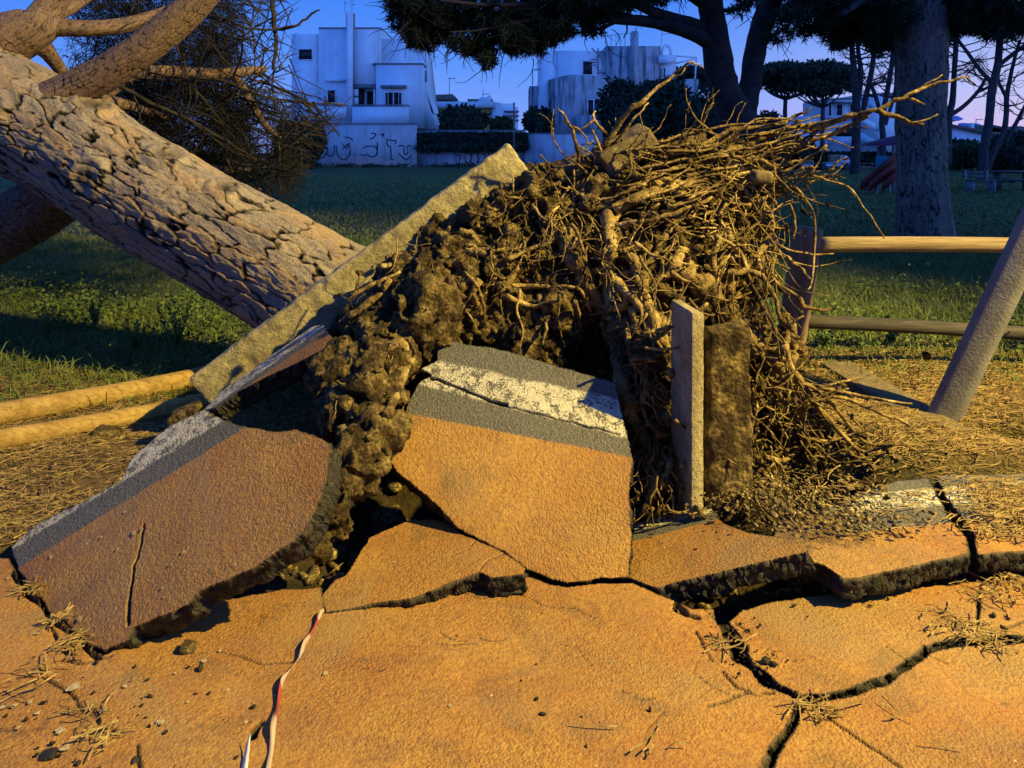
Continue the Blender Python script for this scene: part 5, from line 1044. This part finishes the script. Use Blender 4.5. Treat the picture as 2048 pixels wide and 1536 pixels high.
# ------------------------------------------------------------------ standing pines
def limb(mb, pts, n=8):
    q = spline(np.array(pts, float), max(8, 5*len(pts)))
    w = np.array([P(x, y, Yd) for x, y, Yd, r in q]); mb.tube(w, [max(.3, r)*Yd/F for x, y, Yd, r in q], n, rough=.05)
def tufts(mb, c, rad, n, L, w, seed, per=16):
    """clusters of needles: pine foliage with gaps between the tufts"""
    r = np.random.default_rng(seed); d = r.normal(size=(n, 3)); d /= np.linalg.norm(d, axis=1)[:, None]
    p = np.asarray(c)+d*(r.random(n)**.45)[:, None]*np.asarray(rad)
    b = np.repeat(p, per, 0)+r.normal(size=(n*per, 3))*L*.12; blades(mb, b, rdir(r, n*per, .25), r.uniform(.6, 1.2, n*per)*L, w, .05, seed)
def pmat(nm, c1, c2, c3): return bark_mat(nm, (.016, .013, .012), c1, c2, c3)
M['trunk'] = pmat('standing_bark', (.18, .145, .12), (.26, .205, .16), (.32, .25, .19)); M['stem'] = plain('thin_bark', (.028, .024, .023), (.07, .058, .054), 6)
t1 = thing('tall_pine', G(1845, 476), 'massive straight pine trunk standing on the lawn behind the wooden fence', 'pine tree', 'pines standing in the park')
def flare(S, T, L): return .16*np.exp(-S/.35)*(1+.5*np.sin(T*5))
q = [np.append(a, r) for a, r in ((G(1846, 480)-np.array((0, 0, .25)), .41), (G(1846, 480)+np.array((0, 0, .5)), .39), (P(1842, 250, 12.8), .385), (P(1843, 0, 12.8), .40), (P(1842, -250, 12.8), .38), (P(1830, -700, 12.8), .30))]
bark_cyl(q, 330, 120, .075, 4.5, .030, 77, knots=((3.2, 4.4, .14, .05), (2.9, 5.1, .12, .04)), flare=flare).build('trunk', M['trunk'], t1, True)
for L in (((1850, -60, 12.8, 22), (1760, -20, 12.2, 12), (1680, 30, 11.8, 6)), ((1850, -40, 12.8, 20), (1930, -10, 12.4, 10), (2010, 20, 12, 5))):
    mb = MB(); limb(mb, L); mb.build('branch', M['stem'], t1, True)
mb = MB()
for px, py, Yd, a, b, n in ((1640, 20, 12.5, 70, 42, 210), (1700, 50, 13, 66, 40, 210), (1760, 20, 12.4, 74, 55, 260), (1600, -30, 12.6, 70, 50, 200), (1770, 75, 13.6, 45, 26, 80), (1930, 10, 12.5, 60, 50, 200), (1990, 0, 12.3, 60, 44, 180), (2050, 20, 12.6, 60, 42, 160), (1915, 55, 13.4, 40, 22, 60), (1610, 62, 13, 34, 14, 40), (1720, -60, 12.6, 120, 60, 300), (1950, -70, 12.6, 120, 60, 300)):
    tufts(mb, P(px, py, Yd), (a*Yd/F, .8, b*Yd/F), n, .15, .016, px+py)
mb.build('crown', M['needle'], t1)
t2 = thing('forked_pine', G(1482, 470), 'dark forked pine whose long boughs spread over the roots and houses', 'pine tree', 'pines standing in the park')
STEM = [((1486, 480, 13.2, 62), (1484, 400, 13.2, 52), (1482, 320, 13.2, 46), (1480, 265, 13.2, 42), (1470, 225, 13.1, 33), (1450, 180, 13, 30), (1438, 130, 12.9, 29), (1430, 70, 12.8, 26), (1420, 0, 12.7, 25), (1412, -80, 12.6, 22), (1400, -220, 12.4, 14)),
        ((1482, 290, 13.2, 34), (1486, 240, 13.2, 26), (1500, 170, 13.2, 21), (1513, 90, 13.2, 21), (1535, 20, 13.2, 22), (1565, -60, 13.2, 18), (1600, -200, 13.2, 12))]
BOUGH = [((1432, 95, 12.85, 17), (1405, 76, 12.7, 16), (1350, 55, 12.4, 14), (1290, 42, 12.2, 12), (1215, 38, 11.9, 9), (1140, 28, 11.6, 7), (1060, 5, 11.3, 4)), ((1420, 60, 12.8, 14), (1380, 46, 12.6, 13), (1330, 32, 12.3, 12), (1280, 12, 12, 10), (1220, -15, 11.7, 7)), ((1415, 10, 12.7, 15), (1340, -30, 12.5, 10), (1200, -60, 12, 7)),
         ((1290, 42, 12.2, 7), (1200, 20, 12, 6), (1100, 8, 11.5, 5), (980, 10, 11, 4), (880, 0, 10.6, 3)), ((1240, 40, 12, 4), (1190, 60, 11.8, 3), (1110, 70, 11.4, 2), (1040, 72, 11.2, 1.5)), ((1215, 38, 11.9, 4), (1150, 22, 11.7, 3.5), (1060, 40, 11.3, 3), (960, 60, 11, 2), (900, 64, 10.8, 1.5)), ((1515, 90, 13.2, 6), (1550, 70, 13, 4), (1590, 40, 12.8, 2)), ((1253, 45, 12, 1.8), (1254, 62, 12, 1.6), (1247, 76, 12, 1.2)), ((1438, 20, 12.7, 5), (1470, 20, 12.6, 3), (1500, 2, 12.5, 2))]
mb = MB()
for L in STEM: limb(mb, L, 14)
mb.build('trunk', M['stem'], t2, True)
for L in BOUGH: mb = MB(); limb(mb, L); mb.build('bough', M['stem'], t2, True)
mb = MB(); tw = MB(); rr = np.random.default_rng(91)
CL = [(790, 5, 30, 24, 50), (815, 45, 34, 26, 70), (838, 78, 34, 22, 80), (850, 20, 55, 40, 150), (880, 55, 50, 32, 130), (930, 30, 60, 44, 170), (925, 92, 26, 12, 34), (960, 96, 34, 20, 80), (975, 122, 16, 12, 26), (1000, 45, 60, 46, 190), (1030, 80, 40, 26, 100), (1060, 30, 60, 40, 180), (1070, 86, 42, 22, 90), (1110, 60, 46, 26, 110), (1130, 20, 56, 32, 150), (1190, 15, 50, 26, 120), (1180, 58, 30, 12, 34), (1250, 0, 56, 26, 120), (1310, -14, 50, 22, 90), (900, -40, 130, 40, 260), (1060, -40, 130, 40, 260), (1220, -50, 130, 40, 240), (1370, -30, 50, 20, 60), (1490, 12, 22, 16, 26), (1575, 34, 30, 18, 34), (1560, 75, 22, 14, 18), (1500, -30, 60, 22, 90)]
for px, py, a, b, n in CL:
    Yd = 11.2+.9*rr.random(); tufts(mb, P(px, py, Yd), (a*Yd/F, .9, b*Yd/F), int(n*1.25), .14, .015, px*3+py+200)
for k in range(150):
    b_ = CL[int(rr.integers(len(CL)))]; x = b_[0]+rr.normal()*b_[2]*.7; y = b_[1]+rr.normal()*b_[3]*.7; Yd = rr.uniform(10.8, 12.4)
    q = spline(wander(x, y, rr.normal(1.9, .8), rr.uniform(30, 80), 5, .25), 7); tw.tube([P(a, b, Yd) for a, b in q], np.linspace(.008, .003, 7), 4)
mb.build('crown', M['needle'], t2); tag(tw.build('twigs', M['stem'], t2), kind='stuff')
def umbrella(label, px, yb, yt, wpx, py0, py1, Yd, seed):
    b = P(px, yb, Yd); b[2] = 0; r = thing('umbrella_pine', b, label, 'pine tree', 'pines standing in the park'); mb = MB(); q = np.random.default_rng(seed)
    limb(mb, [(px, yb, Yd, 5), (px, (yb+yt)/2, Yd, 4.6), (px+1, yt, Yd, 4)]); mb.build('trunk', M['stem'], r, True); tw = MB()
    for k in range(16):
        x1 = px+q.uniform(-.46, .46)*wpx; limb(tw, [(px+1, yt+3, Yd, 2.6), ((px*.45+x1*.55), yt-(yt-py1)*.45, Yd+q.normal()*.8, 1.8), (x1, py1-6, Yd+q.normal()*1.5, 1.1)], 5)
    tag(tw.build('branches', M['stem'], r), kind='stuff'); mb = MB(); zc = (py0*.45+py1*.55)
    leaves(mb, P(px, zc, Yd), (wpx*.5*Yd/F, wpx*.36*Yd/F, (py1-py0)*.5*Yd/F), 5200, .42, seed, shell=.3)
    for k in range(26):
        a = q.uniform(-.44, .44); leaves(mb, P(px+a*wpx, zc-(py1-py0)*.32*math.cos(a*3), Yd-q.uniform(0, 3)), (1.5, 1.5, .8), 150, .4, seed+k+1)
    mb.build('crown', M['bush'], r)
umbrella('flat topped umbrella pine with a pale slender bole beside the forked pine', 1570, 262, 196, 118, 124, 182, 84, 301); umbrella('wider umbrella pine overlapping the first, before the zigzag stair villa', 1645, 300, 212, 140, 120, 192, 80, 331)
umbrella('rounded far pine crown seen past the pergola of the stained villa', 1385, 240, 190, 110, 134, 176, 100, 361)
def slim(label, pts_list, Yd, seed, top, spread, nb=34, fol=True, fdy=(0, 60)):
    x, y = pts_list[0][0][:2]; b = P(x, y, Yd); b[2] = 0; r = thing('slender_pine', b, label, 'pine tree', 'pines standing in the park'); q = np.random.default_rng(seed); tw = MB(); ends = []
    mb = MB()
    for L in pts_list: limb(mb, [(a, c, Yd, w) for a, c, w in L], 9)
    mb.build('trunk', M['stem'], r, True)
    for k in range(nb):
        L = pts_list[int(q.integers(len(pts_list)))]; f = q.uniform(.45, 1.); s_ = spline(np.array(L, float), 30); p = s_[int(f*29)]
        sg = q.choice((-1, 1)); x1 = p[0]+sg*q.uniform(.35, 1)*spread; y1 = p[1]-q.uniform(.1, .75)*spread*.9; dY = q.normal()*1.2
        c = [(p[0], p[1], Yd, max(1.0, p[2]*.4)), (p[0]+(x1-p[0])*.55, p[1]+(y1-p[1])*.35, Yd+dY*.5, 1.1), (x1, y1, Yd+dY, .6)]; limb(tw, c, 5); ends.append((x1, y1, Yd+dY))
        for j in range(4):
            f2 = q.uniform(.35, 1); cx = p[0]+(x1-p[0])*f2; cy = p[1]+(y1-p[1])*f2*.9; limb(tw, [(cx, cy, Yd+dY*f2, .6), (cx+sg*q.uniform(4, 26), cy-q.uniform(-8, 16), Yd+dY, .45), (cx+sg*q.uniform(14, 40), cy-q.uniform(-4, 30), Yd+dY, .3)], 4)
    tag(tw.build('branches', M['stem'], r), kind='stuff'); mb = MB()
    for x1, y1, Y1 in ends:
        if y1 < top+30: tufts(mb, P(x1, min(y1, top+20)-q.uniform(0, 30), Y1), (18*Yd/F, .8, 11*Yd/F), 16, .012*Yd, .0016*Yd, int(q.integers(1e6)))
    for k in range(12):
        x1 = x+q.uniform(-1, 1)*spread*1.2; tufts(mb, P(x1, top-q.uniform(0, 60), Yd+q.normal()), (30*Yd/F, 1, 16*Yd/F), 30, .012*Yd, .0017*Yd, int(q.integers(1e6)))
    mb.build('crown', M['needle'], r)
slim('slender leaning pine with a twin bole, before the pale zigzag stair villa', [[(1708, 352, 10), (1712, 280, 8.5), (1712, 200, 7.5), (1706, 120, 6), (1700, 60, 4), (1692, 0, 3)], [(1712, 215, 6), (1722, 150, 5), (1716, 90, 4), (1728, 20, 3)], [(1722, 240, 5), (1735, 180, 5.5), (1745, 130, 5), (1752, 60, 4), (1758, 0, 3)]], 46, 401, 70, 70)
slim('slender crooked pine with the red slide at its foot', [[(1762, 345, 8), (1766, 280, 6), (1764, 240, 5.5), (1775, 180, 5), (1786, 110, 4.5), (1790, 40, 3)], [(1764, 235, 4), (1750, 190, 4), (1738, 160, 3.5)], [(1770, 250, 4), (1788, 190, 3), (1796, 120, 3)]], 40, 402, 80, 50, 26)
slim('tall slim pine rising straight behind the picnic bench', [[(1964, 362, 10), (1968, 300, 9), (1978, 240, 8), (1984, 180, 8), (1995, 130, 7), (2000, 80, 6), (2010, 30, 4), (2016, -20, 3)], [(1984, 165, 5), (1960, 140, 4), (1935, 105, 3.5), (1916, 80, 3)], [(1992, 135, 4.5), (2030, 105, 4), (2070, 75, 3)]], 33, 403, 60, 70, 30)
slim('thin forked sapling pine slanting across the bushes', [[(1966, 362, 5), (1985, 310, 6), (2005, 270, 5.5), (2012, 235, 5), (2014, 190, 4.5), (2026, 130, 3.5), (2040, 80, 3)], [(2013, 195, 4), (2000, 170, 3), (1995, 150, 3)], [(2010, 285, 5), (2030, 250, 4), (2056, 200, 3)]], 35, 404, 40, 46, 20)
slim('slim bare branched pine just behind the massive trunk', [[(1896, 330, 7), (1897, 240, 7), (1905, 200, 6), (1908, 150, 5), (1912, 90, 5), (1915, 40, 4)], [(1898, 232, 5), (1930, 210, 4), (1958, 180, 3.5), (1975, 150, 3)]], 44, 405, 60, 56, 26)

# ------------------------------------------------------------------ things in the park
b = Bld('flatbed_truck', 'small white flatbed truck loaded with orange crates parked past the lawn', 'truck', 57, (1660, 338))
TY = 57
M['truck'] = plain('white_paint_truck', (.62, .63, .66), (.70, .71, .74), 3, .35); M['tyre'] = plain('tyre_rubber', (.012, .012, .012), (.03, .03, .03), 9); M['crate'] = plain('orange_crate', (.50, .24, .10), (.66, .36, .17), 2)
f = [(1683, 311), (1694, 311), (1699, 319), (1703, 324), (1704, 335), (1683, 335)]; b.poly(f, M['truck'], 1.9, .9, 'cab'); b.poly([(1686, 313), (1693, 313), (1698, 320), (1686, 320)], M['dark'], .04, .95, 'window')
b.w(1616, 1683, 327, 333, M['truck'], 1.9, .9, 'flatbed'); b.w(1664, 1683, 325, 327.2, M['truck'], 1.8, .85, 'side_board'); b.w(1618, 1683, 333, 335.5, M['metal'], 1.5, .7, 'chassis')
for x in (1692, 1634, 1645):
    mb = MB(); c = P(x, 335, TY-.95); mb.tube([c, c+np.array((0, .28, 0))], .33, 16); mb.build('wheel', M['tyre'], b.r)
for k, (x0, x1, y0, y1) in enumerate(((1668, 1675, 309, 317), (1676, 1682, 309, 317), (1668, 1675, 317.6, 326.6), (1676, 1682, 317.6, 326.6), (1617, 1628, 320, 326.6))):
    mb = MB(); a = P(x0, y1, TY-.7); c = P(x1, y0, TY-.7); zz = np.linspace(a[2], c[2], 5)
    for z0, z1 in zip(zz[:-1], zz[1:]): mb.box(a[0], c[0], TY-.7, TY+.4, z0+.012, z1-.012)
    lab = ('orange crate on the truck, upper row beside the bed side', 'orange crate on the truck, upper row touching the cab', 'orange crate on the truck, lower row beside the bed side', 'orange crate on the truck, lower row touching the cab', 'flat orange crate alone at the tail end of the truck')[k]
    tag(mb.build('crate', M['crate']), lab, 'crate', 'crates on the truck')
def part(parent, name, mat, fn): mb = MB(); fn(mb); return mb.build(name, mat, parent)
SY = 25.5; s_ = SY/F
M['red'] = plain('red_slide', (.16, .022, .014), (.26, .04, .025), 4, .5); M['bluep'] = plain('blue_panel', (.03, .16, .24), (.05, .22, .32), 4, .5); M['purple'] = plain('maroon_roof', (.14, .035, .075), (.20, .055, .10), 4, .6)
sl = thing('playground_slide', (P(1790, 380, SY)[0], SY, 0), 'red playground slide with a blue tower and maroon roof behind the big trunk', 'playground slide')
a0, a1 = P(1722, 381, SY), P(1800, 322, SY)
for off in (0, -.62):
    o_ = np.array((0, off, 0)); part(sl, 'side_board', M['red'], lambda mb: mb.hull8([a0+o_, a1+o_, a1+o_+np.array((0, .05, 0)), a0+o_+np.array((0, .05, 0))], [a0+o_+np.array((0, 0, .30)), a1+o_+np.array((0, 0, .42)), a1+o_+np.array((0, .05, .42)), a0+o_+np.array((0, .05, .30))]))
part(sl, 'chute', M['red'], lambda mb: mb.hull8([a0+np.array((.02, -.60, .03)), a1+np.array((0, -.60, .05)), a1+np.array((0, -.02, .05)), a0+np.array((.02, -.02, .03))], [a0+np.array((.02, -.60, .07)), a1+np.array((0, -.60, .09)), a1+np.array((0, -.02, .09)), a0+np.array((.02, -.02, .07))]))
part(sl, 'side_board', M['red'], lambda mb: mb.hull8([P(1764, 384, SY-.8), P(1800, 352, SY-.8), P(1800, 352, SY-.75), P(1764, 384, SY-.75)], [P(1764, 364, SY-.8), P(1800, 336, SY-.8), P(1800, 336, SY-.75), P(1764, 364, SY-.75)]))
part(sl, 'panel', M['bluep'], lambda mb: mb.box(P(1762, 0, SY)[0], P(1788, 0, SY)[0], SY+.3, SY+.36, P(0, 352, SY)[2], P(0, 312, SY)[2]))
for px in (1744, 1770, 1800, 1886):
    for dy in (.45, 1.5) if px > 1790 else (-.3,): part(sl, 'post', M['metal'], lambda mb: mb.tube([(P(px, 0, SY)[0], SY+dy, -.1), (P(px, 0, SY)[0], SY+dy, P(0, 292 if px > 1790 else 370, SY)[2])], .05, 8))
part(sl, 'platform', M['shade'], lambda mb: mb.box(P(1796, 0, SY)[0], P(1890, 0, SY)[0], SY+.42, SY+1.6, P(0, 326, SY)[2], P(0, 322, SY)[2]))
ap = P(1826, 262, SY+.9); c4 = [P(1755, 291, SY+.1), P(1908, 291, SY+.1), P(1908, 291, SY+.1)+np.array((0, 1.8, 0)), P(1755, 291, SY+.1)+np.array((0, 1.8, 0))]
part(sl, 'roof', M['purple'], lambda mb: mb.add(list(c4)+[ap], [(3, 2, 1, 0)], [(0, 1, 4), (1, 2, 4), (2, 3, 4), (3, 0, 4)]))
BY = 26.5; M['bench'] = plain('bench_wood', (.09, .075, .068), (.16, .135, .125), 6)
bn = thing('park_bench', (P(1950, 385, BY)[0], BY, 0), 'weathered slatted park bench on the lawn under the slim pines', 'bench'); X0, X1 = P(1925, 0, BY)[0], P(1978, 0, BY)[0]
part(bn, 'seat', M['bench'], lambda mb: [mb.box(X0, X1, BY-.5+k*.14, BY-.4+k*.14, .42, .46) for k in range(3)]); part(bn, 'backrest', M['bench'], lambda mb: [mb.box(X0, X1, BY-.02+k*.02, BY+.02+k*.02, .52+k*.13, .62+k*.13) for k in range(2)])
for x in (X0+.06, X1-.12): part(bn, 'leg', M['metal'], lambda mb: mb.box(x, x+.06, BY-.48, BY-.04, 0, .417).box(x, x+.06, BY-.039, BY-.022, .3, .78))
tb = thing('picnic_table', (P(2020, 385, BY)[0], BY+.5, 0), 'long weathered picnic table beside the slatted park bench', 'table'); X0, X1 = P(1984, 0, BY+.5)[0], P(2070, 0, BY+.5)[0]
part(tb, 'tabletop', M['bench'], lambda mb: mb.box(X0, X1, BY+.2, BY+.95, .70, .75))
for dy in (-.3, 1.15): part(tb, 'bench_seat', M['bench'], lambda mb: mb.box(X0, X1, BY+dy, BY+dy+.28, .42, .46))
for x in (X0+.2, X1-.3): part(tb, 'leg', M['bench'], lambda mb: mb.box(x, x+.1, BY+.4, BY+.75, 0, .697).box(x+.103, x+.15, BY-.3, BY+1.4, .34, .417))
tag(MB().tube([P(1028, 275, 64.5)-np.array((0, 0, 2.6)), P(1028, 205, 64.5)], .075, 8).build('utility_post', plain('post_wood', (.12, .09, .075), (.2, .15, .12), 6)), 'thin wooden utility post rising over the clipped hedge', 'post')
fr = thing('park_fence', (P(1680, 0, 52)[0], 52, 0), 'low thin wooden rail fence along the far lawn before the truck', 'fence')
for x in range(1600, 1790, 24): part(fr, 'post', M['bench'], lambda mb: mb.tube([(P(x, 0, 52)[0], 52, -.1), (P(x, 0, 52)[0], 52, .62)], .05, 6))
for z in (.3, .56): part(fr, 'rail', M['bench'], lambda mb: mb.tube([(P(1600, 0, 52)[0], 51.93, z), (P(1790, 0, 52)[0], 51.93, z)], .035, 6))
# small violet clouds low over the roofs
M['cloud'] = None
t = NT('evening_cloud'); t.b.inputs['Base Color'].default_value = (.30, .30, .55, 1); M['cloud'] = t.m
for k, (px, py, a, b_, lab) in enumerate(((1908, 237, 17, 7, 'small violet evening cloud above the low pitched roof'), (1940, 250, 24, 5, 'flat violet evening cloud touching the low pitched roof'))):
    mb = MB(); q = np.random.default_rng(k+5)
    for j in range(9):
        c = P(px+q.uniform(-.7, .7)*a, py+q.uniform(-.4, .4)*b_, 300); mb.add(c+ico[0]*np.array((a*.5, a*.4, b_*.55))*300/F*q.uniform(.6, 1), None, ico[1])
    o = mb.build('cloud', M['cloud'], None, True); tag(o, lab, 'cloud')
